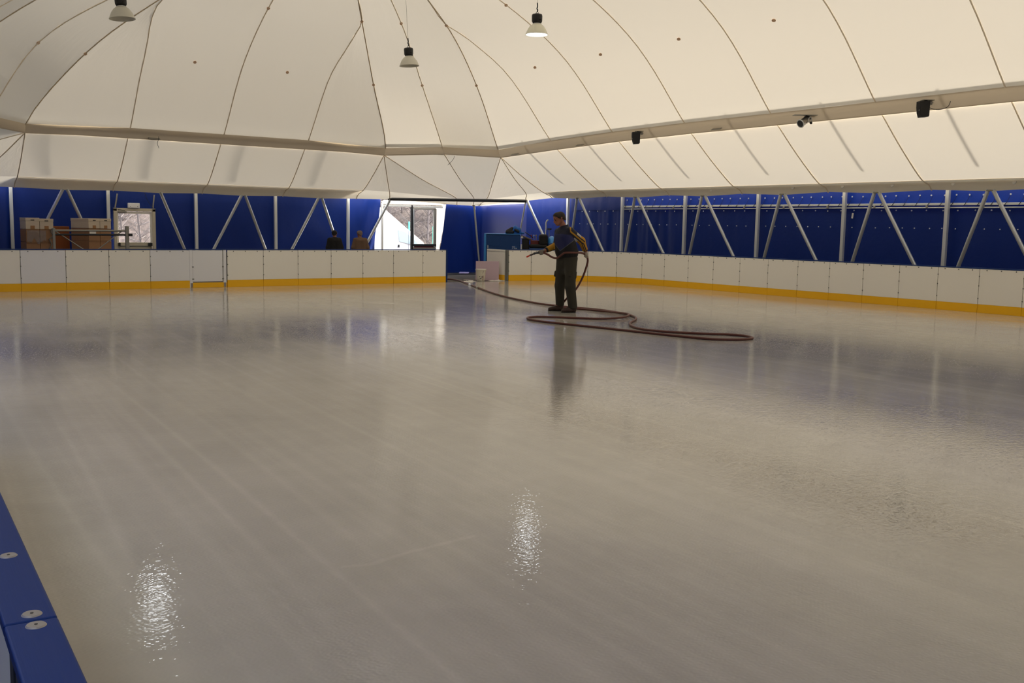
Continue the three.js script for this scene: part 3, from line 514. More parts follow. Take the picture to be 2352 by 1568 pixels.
// ---------- stacked cartons and scaffold rail behind the end boards ----------
{
  const kraft = std(srgb(158, 118, 84), 0.8, { bumpMap: TILE, bumpScale: 0.003 }), kraft2 = std(srgb(140, 100, 70), 0.8), pale = std(srgb(214, 198, 176), 0.75), film = std(srgb(92, 82, 88), 0.4), tape = std(srgb(166, 120, 74), 0.5), rust = std(srgb(150, 84, 40), 0.8);
  function carton(label, grp, origin, yaw, x, y, z, w, h, d, kind, m) {          // x across the front, z to the back
    const b = thing('cardboard_box', label, 'box', origin.clone().add(new V3(-z, 0, -x).applyAxisAngle(new V3(0, 1, 0), yaw)).setY(y), yaw, grp);
    mesh('box_body', box(d - 0.008, h - 0.006, w - 0.008, -d / 2, h / 2, -w / 2, 0.008), m, b);
    if (kind === 'lid') {
      mesh('box_lid', box(d + 0.006, h * 0.28, w + 0.002, -d / 2, h * 0.86, -w / 2, 0.008), m, b);
      mesh('hand_hole', box(0.01, 0.022, 0.09, 0.003, h * 0.8, -w / 2, 0.004), M.black, b);
      mesh('tape', box(0.006, h * 0.3, 0.1, 0.001, h * 0.16, -w / 2, 0.002), tape, b);
    } else { mesh('flap_seam', box(0.006, 0.008, w * 0.96, 0.0, h * 0.93, -w / 2, 0.002), kraft2, b); if (kind === 'label') mesh('paper_label', box(0.004, 0.09, 0.2, 0.0, h * 0.72, -w * 0.35, 0.001), M.white, b); }
    return b;
  }
  function pallet(label, origin, yaw, w, d) {
    const p = thing('pallet', label, 'pallet', origin.clone().setY(GROUND), yaw); const wood = std(srgb(150, 122, 88), 0.85);
    for (const f of [0, 0.5, 1]) mesh('runner', box(d, 0.08, 0.09, -d / 2, 0.04, -(0.045 + f * (w - 0.09)), 0.004), wood, p);
    for (let k = 0; k < 6; k++) mesh('slat', box(d / 6 - 0.03, 0.02, w, -d / 12 - k * d / 6, 0.091, -w / 2, 0.003), wood, p);
  }
  const A = P(14.27, -5, 0), B = P(12.62, -5.6, 0), yB = 0.42, y0 = GROUND + 0.102;
  pallet('low wooden pallet under the left carton stack, mostly behind the boards', A, 0, 0.68, 0.8);
  pallet('low wooden pallet under the turned carton stack by the emergency door', B, yB, 0.74, 0.8);
  const hA = (1.25 - y0) / 4;
  for (let r = 0; r < 4; r++) for (let c = 0; c < 2; c++) carton(`brown carton of the left stack, ${['bottom', 'third', 'second', 'first'][r]} row under the white cartons, ${c ? 'right' : 'left'} one`, 'brown cartons of the left stack', A, 0, c * 0.33, y0 + r * hA, 0, 0.33, hA, 0.8, '', kraft);
  carton('left white lidded carton on the left stack', undefined, A, 0, 0, 1.25, 0, 0.33, 0.29, 0.8, 'lid', pale);
  carton('right white lidded carton on the left stack', undefined, A, 0, 0.33, 1.25, 0, 0.33, 0.27, 0.8, 'lid', pale);
  const hB = (1.28 - y0) / 4;
  for (let r = 0; r < 4; r++) for (let c = 0; c < 2; c++) carton(`brown carton of the turned stack, ${['bottom', 'third', 'second', 'first'][r]} row under the white cartons, ${c ? 'right' : 'left'} one`, 'brown cartons of the turned stack', B, yB, c * 0.36, y0 + r * hB, 0, 0.36, hB, 0.75, r === 3 && c === 0 ? 'label' : '', kraft);
  carton('left white lidded carton on the turned stack by the emergency door', undefined, B, yB, 0, 1.28, 0, 0.36, 0.27, 0.75, 'lid', pale);
  carton('right white lidded carton on the turned stack by the emergency door', undefined, B, yB, 0.36, 1.28, 0, 0.36, 0.27, 0.75, 'lid', pale);
  const c1 = carton('rust brown carton standing behind the left side of the turned stack', undefined, P(13.36, -6.75, 0), 0.0, 0, GROUND, 0, 0.5, 1.5, 0.5, '', rust);
  const wrap = thing('plastic_film', 'torn clear wrapping film hanging on the front of the left carton stack', 'film', P(14.0, -4.985, 0));
  mesh('film_sheet', grid((u, v) => new V3(0.004 + 0.02 * Math.abs(noise.noise(u * 6, v * 6, 2)), 1.22 - 0.5 * v * (0.6 + 0.4 * noise.noise(u * 4, 1, 1)), 0.25 - 0.45 * u), 14, 10), phys(srgb(225, 222, 218), 0.15, { transmission: 0.8, thickness: 0 }), wrap);
  const rope = tag(mesh('rope', tube([P(13.66, -4.97, 1.27), P(13.68, -4.96, 1.18), P(13.62, -4.96, 1.08), P(13.72, -4.96, 1.0), P(13.68, -4.96, 0.86), P(13.74, -4.96, 0.72), P(13.7, -4.97, 0.5)], 0.018, 40, 6), std(srgb(120, 114, 104), 0.9)), 'grey rope hanging down the right front of the left carton stack', 'rope');

  const f = thing('scaffold_frame', 'steel scaffold railing with cross braces in front of the carton stacks', 'scaffold', P(13.93, -3.5, 0));
  const q = (s, y) => new V3(0, y, s - 13.93);
  mesh('top_rail', rod(q(13.93, 1.24), q(12.16, 1.25), 0.024), M.galvDull, f); mesh('middle_rail', rod(q(13.93, 1.14), q(12.1, 1.15), 0.024), M.darkSteel, f);
  mesh('upright', beam(q(12.17, GROUND), q(12.17, 1.37), 0.07, 0.09), M.galvDull, f); mesh('upright', beam(q(13.9, GROUND), q(13.9, 1.3), 0.05, 0.06), M.galvDull, f);
  mesh('brace', rod(q(13.87, 1.23), q(12.2, 0.06), 0.013, 8), M.galvDull, f); mesh('brace', rod(q(12.3, 1.24), q(13.85, 0.02), 0.013, 8), M.galvDull, f);
  mesh('rail_clamp', box(0.07, 0.07, 0.1, 0.03, 1.15, 12.1 - 13.93, 0.01), M.darkSteel, f);
}

// ---------- things in and behind the rink opening ----------
{
  const ramp = struct('ramp');
  mesh('landing', extrude([[0.02, GROUND - 0.05], [0.02, -0.006], [-1.4, -0.006], [-2.9, GROUND], [-2.9, GROUND - 0.05]], 2.6).translate(0, 0, 2.35), M.concrete, ramp);
  mesh('rubber_mat', box(1.1, 0.02, 2.6, -6.9, GROUND + 0.01, -0.4, 0.004), std(srgb(28, 26, 26), 0.6), ramp);
  const bk = thing('bucket', 'white plastic bucket with dark scribbled print in the rink opening', 'bucket', P(3.52, -0.2, -0.005), 0);
  const pr = tex(256, 1024, (u, v) => { const y = (v - 0.2) * 2.92 + 0.008, n = noise.noise(u * 90, y * 110, 2), on = (x, h, w, d) => Math.abs(u - x) < w && Math.abs(y - h) < d && n > -0.25; if (on(0.02, 0.135, 0.018, 0.012) || on(0.11, 0.13, 0.015, 0.028) || on(0.06, 0.085, 0.034, 0.011)) return [0.2, 0.19, 0.18]; return on(0.152, 0.095, 0.016, 0.07) ? [0.5, 0.24, 0.18] : [0.86, 0.83, 0.76]; });
  mesh('bucket_body', new THREE.LatheGeometry([[0, 0], [0.1, 0], [0.108, 0.008], [0.14, 0.3], [0.148, 0.3], [0.15, 0.33], [0.146, 0.335], [0.142, 0.33], [0.138, 0.3], [0.104, 0.014], [0, 0.012]].map((p) => new THREE.Vector2(...p)), 36).rotateY(0.6), std(0xffffff, 0.4, { map: pr }), bk);
  mesh('bucket_rim', new THREE.TorusGeometry(0.148, 0.007, 8, 36).rotateX(Math.PI / 2).translate(0, 0.335, 0), M.white, bk);
  mesh('bucket_handle', new THREE.TorusGeometry(0.15, 0.004, 6, 28, Math.PI).rotateX(-0.35 + Math.PI).translate(0, 0.3, 0), M.galvDull, bk);
  mesh('bucket_content', new THREE.CylinderGeometry(0.13, 0.13, 0.02, 28).translate(0, 0.3, 0), M.white, bk);
  const pb = thing('foam_board', 'pale pink foam board leaning behind the white bucket', 'board', P(3.1, -0.5, -0.006), RIGHTYAW);
  mesh('board_sheet', box(0.66, 0.55, 0.03, 0, 0.275, 0, 0.004).applyMatrix4(M4().makeShear(0, 0.08, 0, 0, 0, 0)).rotateX(-0.1), std(srgb(206, 180, 190), 0.7), pb);
  const lv = thing('foam_board', 'lavender foam sheet lying flat by the dark curtain', 'board', P(-0.25, -6.9, GROUND + 0.024), RIGHTYAW);
  mesh('board_sheet', box(0.34, 0.04, 0.5, 0, 0.02, 0, 0.004), std(srgb(176, 168, 226), 0.7), lv);
  const cup = thing('cup', 'small white cup on the floor by the dark curtain', 'cup', P(-0.75, -6.6, GROUND + 0.022)); mesh('cup_body', new THREE.LatheGeometry([[0, 0], [0.025, 0], [0.035, 0.07], [0.032, 0.07], [0.022, 0.006], [0, 0.006]].map((p) => new THREE.Vector2(...p)), 20), M.white, cup);
  const crumple = (label, s0, t0, w, d, sd) => tag(mesh('plastic_sheet', grid((u, v) => P(s0 - w * (u - 0.5) * (1 - 0.25 * Math.abs(noise.noise(v * 3, sd, 1))), t0 + d * (v - 0.5) * (0.6 + 0.8 * Math.abs(noise.noise(u * 3, sd, 4))), 0.004 + 0.075 * Math.abs(noise.noise(u * 5, v * 3, sd)) * Math.sin(Math.PI * clamp(u, 0.02, 0.98)) * Math.sin(Math.PI * clamp(v, 0.02, 0.98))), 24, 10), M.white), label, 'plastic sheet');
  crumple('crumpled white plastic strip right of the bucket', 2.98, -0.16, 0.6, 0.24, 3); crumple('small crumpled white plastic left of the bucket', 3.95, -0.12, 0.42, 0.26, 8);
  tag(mesh('cable', tube([P(3.75, -0.75, 0.006), P(3.62, -0.8, 0.01), P(3.55, -0.62, 0.006), P(3.6, -0.42, 0.01)], 0.01, 20, 6), std(srgb(190, 180, 190), 0.5)), 'short pale cable curling on the concrete behind the bucket', 'cable');
}
{ // ice machine
  const g = thing('ice_resurfacer', 'blue ice resurfacing machine with a black seat behind the corner boards', 'ice machine', P(0.9, -2.2, GROUND), RIGHTYAW);
  const bl = std(srgb(14, 64, 124), 0.4, { metalness: 0.1 }), bl2 = std(srgb(60, 140, 214), 0.35), rubber = std(srgb(22, 22, 22), 0.8), Y = -GROUND;
  const b = (n, x0, x1, y0, y1, z0, z1, m, r = 0.02) => mesh(n, box(x1 - x0, y1 - y0, z1 - z0, (x0 + x1) / 2, (y0 + y1) / 2 + Y, (z0 + z1) / 2, r), m, g);
  b('snow_tank', -0.95, 0.14, 0.42, 1.29, -0.5, 0.36, bl); b('tank_apron', -0.97, -0.9, 0.1, 1.3, -0.52, 0.39, bl2, 0.012); b('side_door', -0.88, -0.47, 0.93, 1.25, 0.355, 0.368, bl, 0.006);
  b('tank_lip', -0.97, 0.16, 1.285, 1.305, -0.52, 0.39, bl2, 0.008); b('door_handle', -0.86, -0.835, 0.86, 0.95, 0.36, 0.385, M.galv, 0.005); b('side_bar', 0.16, 0.2, 0.84, 1.0, 0.34, 0.37, M.galv, 0.005);
  b('chassis', -0.9, 1.2, 0.2, 0.6, -0.45, 0.3, bl); b('footwell', 0.14, 0.6, 0.55, 0.84, -0.42, 0.25, M.black); b('engine_cover', 0.42, 1.2, 0.55, 0.88, -0.45, 0.34, bl, 0.03);
  mesh('console', box(0.34, 0.05, 0.4, 0, 0, 0, 0.015).rotateZ(-0.35).translate(0.33, 1.19 + Y, -0.05), std(srgb(96, 84, 66), 0.6), g);
  b('console_post', 0.2, 0.42, 0.8, 1.17, -0.2, 0.12, M.black);
  mesh('steering_wheel', new THREE.TorusGeometry(0.15, 0.014, 8, 28).rotateX(Math.PI / 2).rotateZ(-0.6).translate(0.42, 1.28 + Y, -0.05), M.black, g);
  for (const k of [0, 1, 2]) mesh('control_lever', [rod(new V3(0.5 + k * 0.07, 1.1 + Y, 0.1), new V3(0.49 + k * 0.07, 1.26 + Y, 0.1), 0.008, 6), new THREE.SphereGeometry(0.02, 10, 8).translate(0.49 + k * 0.07, 1.27 + Y, 0.1)], [std(srgb(150, 40, 30), 0.5), M.galv, std(srgb(190, 160, 60), 0.5)][k], g);
  b('lever_box', 0.46, 0.72, 0.88, 1.12, 0.0, 0.16, std(srgb(96, 34, 30), 0.6));
  b('seat', 0.42, 0.98, 0.88, 1.0, -0.25, 0.3, rubber, 0.05); b('backrest', 0.72, 0.99, 0.97, 1.31, -0.25, 0.3, rubber, 0.07); b('seat_buckle', 0.715, 0.73, 1.06, 1.13, 0.1, 0.14, M.galv, 0.004);
  mesh('rear_hood', new THREE.SphereGeometry(1, 24, 16).scale(0.17, 0.26, 0.36).translate(1.12, 1.0 + Y, -0.05), bl2, g); b('rear_panel', 1.0, 1.22, 0.6, 1.05, -0.45, 0.32, bl, 0.04);
  mesh('exhaust_pipe', tube([new V3(0.93, 1.2 + Y, -0.3), new V3(0.94, 1.5 + Y, -0.3), new V3(0.945, 1.68 + Y, -0.3), new V3(0.97, 1.735 + Y, -0.3), new V3(1.01, 1.75 + Y, -0.3)], 0.022, 24, 10), M.galv, g);
  mesh('filler_pipe', rod(new V3(1.04, 1.1 + Y, -0.2), new V3(1.04, 1.46 + Y, -0.2), 0.012, 8), M.galvDull, g); mesh('filler_cap', new THREE.CylinderGeometry(0.07, 0.07, 0.05, 16).translate(1.04, 1.47 + Y, -0.2), M.darkSteel, g);
  mesh('lamp_knob', new THREE.SphereGeometry(0.035, 14, 10).translate(0.19, 1.2 + Y, 0.34), M.white, g);
  for (const x of [-0.6, 0.85]) for (const z of [-0.4, 0.28]) { const wh = mesh('wheel', new THREE.TorusGeometry(0.15, 0.075, 10, 24).translate(x, 0.045 + Y, z), rubber, g); mesh('hub', new THREE.CylinderGeometry(0.09, 0.09, 0.1, 16).rotateX(Math.PI / 2).translate(x, 0.045 + Y, z), M.galvDull, wh); }
  const lg = tex(96, 64, (u, v) => { const n = noise.noise(u * 22, v * 14, 7), on = (v < 0.34 ? Math.abs(noise.noise(u * 30, 3, 1)) > 0.16 : v > 0.45 && v < 0.8 && u < 0.6 && Math.abs(noise.noise(u * 13, 2, 7)) > 0.2); return on ? [0.92, 0.92, 0.94] : [0.07, 0.3, 0.56]; });
  mesh('logo_decal', new THREE.PlaneGeometry(0.16, 0.1).translate(-0.03, 0.9 + Y, 0.3625), std(0xffffff, 0.5, { map: lg }), g);
}

// ---------- outside: van, fence, wood ----------
{
  const g = thing('van', 'white van parked outside the door opening, its nose pointing right', 'van', P(0, -11, GROUND)), Y = -GROUND;
  const wpaint = std(srgb(238, 240, 242), 0.3), tint = std(srgb(196, 216, 222), 0.1), rub = std(srgb(25, 25, 27), 0.8);
  const pr = [[4.2, 0.15], [4.25, 2.0], [4.1, 2.16], [1.0, 2.16], [0.7, 2.05], [-0.42, 1.22], [-0.62, 1.08], [-0.98, 0.82], [-1.12, 0.55], [-1.15, 0.12]];
  // profile lies in (z, y): extrude along -x
  const ext = (pts, depth, bevel) => { const q = extrude(pts.map(([s, y]) => [-s, y + Y]), depth, bevel); q.rotateY(Math.PI / 2); return q; };
  mesh('van_body', ext(pr, 1.8, 0.03).translate(-1.83, 0, 0), wpaint, g);
  mesh('side_window', ext([[0.16, 1.31], [-0.15, 1.24], [-0.5, 1.0], [-0.72, 0.8], [-0.4, 0.76], [0.1, 0.88]], 0.02).translate(0.012, 0, 0), tint, g);
  mesh('windscreen', ext([[0.66, 2.0], [-0.4, 1.215], [-0.42, 1.235], [0.63, 2.03]], 1.5).translate(-1.65, 0.012, 0), tint, g);
  mesh('door_handle', box(0.03, 0.1, 0.09, 0.045, 0.7 + Y, 0.13, 0.01), rub, g); mesh('handle_plate', box(0.02, 0.1, 0.03, 0.055, 0.7 + Y, 0.1, 0.004), wpaint, g);
  mesh('wing_mirror', box(0.12, 0.16, 0.08, 0.1, 0.82 + Y, -0.44, 0.03), std(srgb(60, 74, 96), 0.4), g);
  mesh('head_lamp', box(0.04, 0.16, 0.22, 0.02, 0.62 + Y, -0.98, 0.03), std(srgb(206, 220, 226), 0.1), g);
  mesh('door_joint', box(0.006, 1.1, 0.012, 0.032, 0.75 + Y, -0.3, 0.001), std(srgb(120, 130, 138), 0.6), g);
  for (const s of [-0.5, 3.2]) for (const x of [-0.1, -1.7]) { const w = mesh('wheel', new THREE.TorusGeometry(0.22, 0.1, 12, 28).rotateY(Math.PI / 2).translate(x, 0.3, s), rub, g); mesh('hub', new THREE.CylinderGeometry(0.15, 0.15, 0.14, 20).rotateZ(Math.PI / 2).translate(x, 0.3, s), M.galvDull, w); }
  const teal = std(srgb(84, 206, 182), 0.5);
  const post = (label, s, t, h) => { const p = thing('fence_post', label, 'fence post', P(s, t, GROUND)); mesh('post', rod(new V3(0, -0.1, 0), new V3(0, h, 0), 0.035, 10), teal, p); mesh('post_cap', new THREE.SphereGeometry(0.04, 10, 8).translate(0, h, 0), teal, p); };
  post('teal green fence post outside, seen just above the nose of the van', -2.05, -14, 1.8); post('teal green fence post outside, seen through the glazed door leaf', -3.24, -14, 1.62);

  // bare winter trees on the slope
  const barks = [srgb(84, 78, 78), srgb(104, 96, 94), srgb(128, 120, 118)].map((c) => std(c, 0.95));
  const groundY = (t, s) => { const d = clamp((-19 - t) / 40), b = clamp((-16 - s) / 40); return GROUND - 0.02 + 22 * d * d * (0.3 + d) + 3 * clamp((-17 - t) / 4) + 8 * b; };
  const protos = [];
  for (let k = 0; k < 5; k++) {
    const o = new THREE.Group(); const hgt = 7 + 2 * k, lean = rr(-0.6, 0.6), ct = [];
    for (let i = 0; i <= 6; i++) ct.push(new V3(lean * (i / 6) ** 1.4 + rr(-0.08, 0.08), hgt * i / 6 - 0.2, lean * 0.4 * (i / 6) + rr(-0.08, 0.08)));
    const curve = new THREE.CatmullRomCurve3(ct), tr = new THREE.TubeGeometry(curve, 24, 1, 7); const r0 = 0.03 + 0.012 * k, pa = tr.attributes.position;
    for (let i = 0; i <= 24; i++) { const c = curve.getPointAt(i / 24), r = r0 * (1 - 0.85 * i / 24); for (let j = 0; j <= 7; j++) { const q = i * 8 + j; pa.setXYZ(q, c.x + (pa.getX(q) - c.x) * r, c.y + (pa.getY(q) - c.y) * r, c.z + (pa.getZ(q) - c.z) * r); } }
    const br = [];
    for (let i = 0; i < 60; i++) { const f = rr(0.0, 1) ** 1.7 * 0.95 + 0.015, a = curve.getPointAt(f), th = rr(0, 6.28), len = rr(0.5, 1.7) * (1.1 - 0.6 * f); const e = a.clone().add(new V3(Math.cos(th) * len, len * rr(0.2, 1.1), Math.sin(th) * len)); br.push(rod(a, e, 0.01 * (1.1 - f) + 0.003, 5, 0.002)); for (let q = 0; q < 3; q++) { const m = a.clone().lerp(e, rr(0.3, 0.9)); br.push(rod(m, m.clone().add(new V3(rr(-0.5, 0.5), rr(0.05, 0.55), rr(-0.5, 0.5))), 0.005, 4, 0.002)); } }
    mesh('trunk', tr, barks[k % 3], o); mesh('branches', br, barks[(k + 1) % 3], o); protos.push(o);
  }
  const eye = [19.05, 22.98];
  const plant = (s, t, k, label, grp) => { const o = protos[k].clone(); o.name = numbered('bare_tree'); scene.add(o); o.position.copy(P(s, t, groundY(t, s) - 0.1)); o.rotation.y = rr(0, 6.28); o.scale.setScalar(rr(0.8, 1.15)); tag(o, label, 'tree', grp); };
  const spots = (n, f0, f1) => [...Array(n)].map(() => { const t = rr(-36, -17), f = rr(f0, f1), k = (eye[1] - t) / (eye[1] + 7.6); return [eye[0] + (f - eye[0]) * k, t, Math.floor(rr(0, 5))]; }).sort((a, b) => b[1] - a[1]);
  const A = spots(96, 0, 2.9), B = spots(54, 10.2, 11.6), rest = [];
  A.forEach((q, i) => i < 14 ? plant(...q, 'bare winter tree at the front of the bank beyond the door opening', 'bare trees beyond the door opening') : rest.push(q));
  B.forEach((q, i) => i < 6 ? plant(...q, 'bare winter tree at the front of the bank behind the emergency door pane', 'bare trees beyond the emergency door') : rest.push(q));
  // the tangle behind them, which nobody could count
  const wood = new THREE.Group(); wood.name = 'thicket'; scene.add(wood); tag(wood, 'tangled bare winter thicket covering the bank behind the front trees', 'thicket'); wood.userData.kind = 'stuff';
  protos.forEach((o, k) => { const mine = rest.filter((q) => q[2] === k), mats = mine.map(([s, t]) => new THREE.Matrix4().compose(P(s, t, groundY(t, s) - 0.1), new THREE.Quaternion().setFromAxisAngle(new V3(0, 1, 0), rr(0, 6.28)), new V3(1, 1, 1).multiplyScalar(rr(0.8, 1.15)))); for (const part of o.children) { const im = new THREE.InstancedMesh(part.geometry, part.material, mats.length); mats.forEach((m, i) => im.setMatrixAt(i, m)); im.name = part.name === 'trunk' ? 'thicket_trunks' : 'thicket_branches'; im.userData.kind = 'stuff'; im.castShadow = im.receiveShadow = true; wood.add(im); } });
}

// ---------- smooth bodies ----------
function surfaceNets(f, lo, hi, h) {
  const nx = Math.ceil((hi[0] - lo[0]) / h) + 1, ny = Math.ceil((hi[1] - lo[1]) / h) + 1, nz = Math.ceil((hi[2] - lo[2]) / h) + 1;
  const F = new Float32Array(nx * ny * nz); let k = 0;
  for (let z = 0; z < nz; z++) for (let y = 0; y < ny; y++) for (let x = 0; x < nx; x++) F[k++] = f(lo[0] + x * h, lo[1] + y * h, lo[2] + z * h);
  const id = new Int32Array(nx * ny * nz).fill(-1), P3 = [], ix = []; const at = (x, y, z) => x + nx * (y + ny * z);
  for (let z = 0; z < nz - 1; z++) for (let y = 0; y < ny - 1; y++) for (let x = 0; x < nx - 1; x++) {
    let m = 0; const v = []; for (let c = 0; c < 8; c++) { const q = F[at(x + (c & 1), y + ((c >> 1) & 1), z + (c >> 2))]; v.push(q); if (q < 0) m |= 1 << c; }
    if (m === 0 || m === 255) continue;
    let n = 0, sx = 0, sy = 0, sz = 0;
    for (const [a, b] of EDGES) if ((v[a] < 0) !== (v[b] < 0)) { const t = v[a] / (v[a] - v[b]); sx += (a & 1) + t * ((b & 1) - (a & 1)); sy += ((a >> 1) & 1) + t * (((b >> 1) & 1) - ((a >> 1) & 1)); sz += (a >> 2) + t * ((b >> 2) - (a >> 2)); n++; }
    id[at(x, y, z)] = P3.length / 3; P3.push(lo[0] + (x + sx / n) * h, lo[1] + (y + sy / n) * h, lo[2] + (z + sz / n) * h);
  }
  for (let z = 1; z < nz - 1; z++) for (let y = 1; y < ny - 1; y++) for (let x = 1; x < nx - 1; x++) {
    const a = F[at(x, y, z)] < 0;
    const quad = (p, q, r, s, flip) => { if (p < 0 || q < 0 || r < 0 || s < 0) return; if (flip) ix.push(p, r, q, p, s, r); else ix.push(p, q, r, p, r, s); };
    if (a !== F[at(x + 1, y, z)] < 0) quad(id[at(x, y - 1, z - 1)], id[at(x, y, z - 1)], id[at(x, y, z)], id[at(x, y - 1, z)], !a);
    if (a !== F[at(x, y + 1, z)] < 0) quad(id[at(x - 1, y, z - 1)], id[at(x - 1, y, z)], id[at(x, y, z)], id[at(x, y, z - 1)], !a);
    if (a !== F[at(x, y, z + 1)] < 0) quad(id[at(x - 1, y - 1, z)], id[at(x, y - 1, z)], id[at(x, y, z)], id[at(x - 1, y, z)], !a);
  }
  const g = new THREE.BufferGeometry(); g.setAttribute('position', new THREE.Float32BufferAttribute(P3, 3)); g.setIndex(ix); g.computeVertexNormals(); return g;
}
const EDGES = [[0, 1], [2, 3], [4, 5], [6, 7], [0, 2], [1, 3], [4, 6], [5, 7], [0, 4], [1, 5], [2, 6], [3, 7]];
function capField(caps, k = 0.03) {
  const C = caps.map(([a, b, ra, rb = ra]) => { const dx = b[0] - a[0], dy = b[1] - a[1], dz = b[2] - a[2]; return [a[0], a[1], a[2], dx, dy, dz, 1 / Math.max(1e-9, dx * dx + dy * dy + dz * dz), ra, rb - ra]; });
  return (x, y, z) => { let d = 9; for (const c of C) { const px = x - c[0], py = y - c[1], pz = z - c[2]; let t = (px * c[3] + py * c[4] + pz * c[5]) * c[6]; t = t < 0 ? 0 : t > 1 ? 1 : t; const qx = px - t * c[3], qy = py - t * c[4], qz = pz - t * c[5]; const e = Math.sqrt(qx * qx + qy * qy + qz * qz) - c[7] - t * c[8]; if (e > d + k) continue; const h = Math.max(k - Math.abs(d - e), 0) / k; d = Math.min(d, e) - h * h * k * 0.25; } return d; };
}
function bounds(caps, pad = 0.03) { const lo = [9, 9, 9], hi = [-9, -9, -9]; for (const [a, b, ra, rb = ra] of caps) for (let c = 0; c < 3; c++) { lo[c] = Math.min(lo[c], a[c] - ra - pad, b[c] - rb - pad); hi[c] = Math.max(hi[c], a[c] + ra + pad, b[c] + rb + pad); } return [lo, hi]; }
function blob(caps, h, k, clip, colour) {
  const f0 = capField(caps, k), f = clip ? (x, y, z) => Math.max(f0(x, y, z), clip(x, y, z)) : f0, [lo, hi] = bounds(caps), g = surfaceNets(f, lo, hi, h);
  if (colour) { const p = g.attributes.position, c = []; for (let i = 0; i < p.count; i++) { const q = colour(p.getX(i), p.getY(i), p.getZ(i)); c.push(q.r, q.g, q.b); } g.setAttribute('color', new THREE.Float32BufferAttribute(c, 3)); }
  return g;
}
const vec = (a) => new V3(...a), arr = (v) => [v.x, v.y, v.z];
// a hand closed round a bar: c centre of the bar, ax along it, from the wrist; five separate fingers
function fist(wrist, c, ax, rBar, k = 1) {
  const A = vec(ax).normalize(), W = vec(wrist), Cc = vec(c), toW = W.clone().sub(Cc); toW.addScaledVector(A, -toW.dot(A)).normalize(); const N = new V3().crossVectors(A, toW).normalize();
  const on = (th, off, r) => Cc.clone().addScaledVector(A, off).addScaledVector(toW, Math.cos(th) * r).addScaledVector(N, Math.sin(th) * r), R = rBar + 0.011 * k, out = [];
  const kn = on(0.9, 0, R + 0.02 * k);
  for (const o of [-0.024, 0, 0.024]) out.push([arr(W.clone().addScaledVector(A, o * 0.5)), arr(on(0.9, o * k, R + 0.012 * k)), 0.022 * k, 0.015 * k]);
  [[-0.03, 2.9], [-0.01, 3.2], [0.01, 3.1], [0.029, 2.6]].forEach(([o, reach], i) => { let p = on(0.9, o * k, R + 0.012 * k); const n = 4; for (let s = 1; s <= n; s++) { const q = on(0.9 + reach * s / n, o * k * (1 - 0.06 * s), R + 0.004 * k); out.push([arr(p), arr(q), 0.0098 * k * (1 - 0.05 * s), 0.0093 * k * (1 - 0.06 * s)]); p = q; } });
  let p = W.clone().addScaledVector(A, -0.03 * k).lerp(Cc, 0.3); for (const [th, o] of [[-0.5, -0.045], [-1.3, -0.035], [-2.0, -0.012]]) { const q = on(th, o * k, R + 0.008 * k); out.push([arr(p), arr(q), 0.0115 * k, 0.0105 * k]); p = q; }
  return out;
}
function headParts(c, f, up0) {
  const F = vec(f).normalize(), U = vec(up0).addScaledVector(F, -vec(up0).dot(F)).normalize(), L = new V3().crossVectors(U, F), C = vec(c);
  const at = (x, y, z) => arr(C.clone().addScaledVector(F, x).addScaledVector(L, y).addScaledVector(U, z));
  const caps = [[at(-0.03, 0, 0.04), at(0.025, 0, 0.05), 0.082, 0.074], [at(0.04, 0, 0.03), at(0.058, 0, -0.05), 0.058, 0.042], [at(0.0, 0.036, -0.03), at(0.055, 0.016, -0.078), 0.042, 0.026], [at(0.0, -0.036, -0.03), at(0.055, -0.016, -0.078), 0.042, 0.026], [at(0.06, 0, -0.075), at(0.072, 0, -0.082), 0.026, 0.022],
    [at(0.092, 0, 0.022), at(0.114, 0, -0.016), 0.009, 0.013], [at(0.1, 0.009, -0.02), at(0.1, -0.009, -0.02), 0.011], [at(0.084, 0.04, 0.032), at(0.09, 0.012, 0.03), 0.012], [at(0.084, -0.04, 0.032), at(0.09, -0.012, 0.03), 0.012], [at(0.094, 0.016, -0.048), at(0.094, -0.016, -0.048), 0.011]];
  const ears = [1, -1].map((s) => [at(-0.008, s * 0.076, -0.012), at(-0.018, s * 0.084, 0.022), 0.012, 0.016]);
  const loc = (x, y, z) => { const d = new V3(x, y, z).sub(C); return [d.dot(F), d.dot(L), d.dot(U)]; };
  return { caps: [...caps, ...ears], at, loc };
}

// ---------- the bag on the machine ----------
{
  const o = P(0.9, -2.2, 1.30); const g = thing('bag', 'blue and black sports bag lying on top of the ice machine', 'bag', o, RIGHTYAW);
  const blueCaps = [[[-0.14, 0.06, 0], [-0.02, 0.19, 0], 0.07, 0.06], [[-0.02, 0.19, 0], [0.09, 0.14, 0.02], 0.06, 0.06], [[0.09, 0.14, 0.02], [0.12, 0.06, 0.02], 0.055, 0.05], [[-0.3, 0.03, 0.02], [0.12, 0.03, 0.02], 0.035, 0.035], [[0.12, 0.03, 0], [0.24, 0.03, 0], 0.04, 0.03], [[-0.06, 0.1, -0.06], [0.08, 0.1, -0.06], 0.07, 0.07]];
  mesh('bag_body', blob(blueCaps, 0.012, 0.04), std(srgb(36, 106, 190), 0.6), g);
  mesh('bag_flap', blob([[[-0.24, 0.07, 0.02], [-0.12, 0.17, 0.03], 0.075, 0.05], [[-0.26, 0.04, 0.02], [-0.1, 0.06, 0.03], 0.05, 0.06]], 0.012, 0.04), M.black, g);
  mesh('bag_opening', blob([[[-0.02, 0.13, 0.075], [0.08, 0.07, 0.08], 0.03, 0.035], [[0.0, 0.12, 0.075], [0.09, 0.1, 0.075], 0.03, 0.02]], 0.01, 0.03), M.black, g);
}

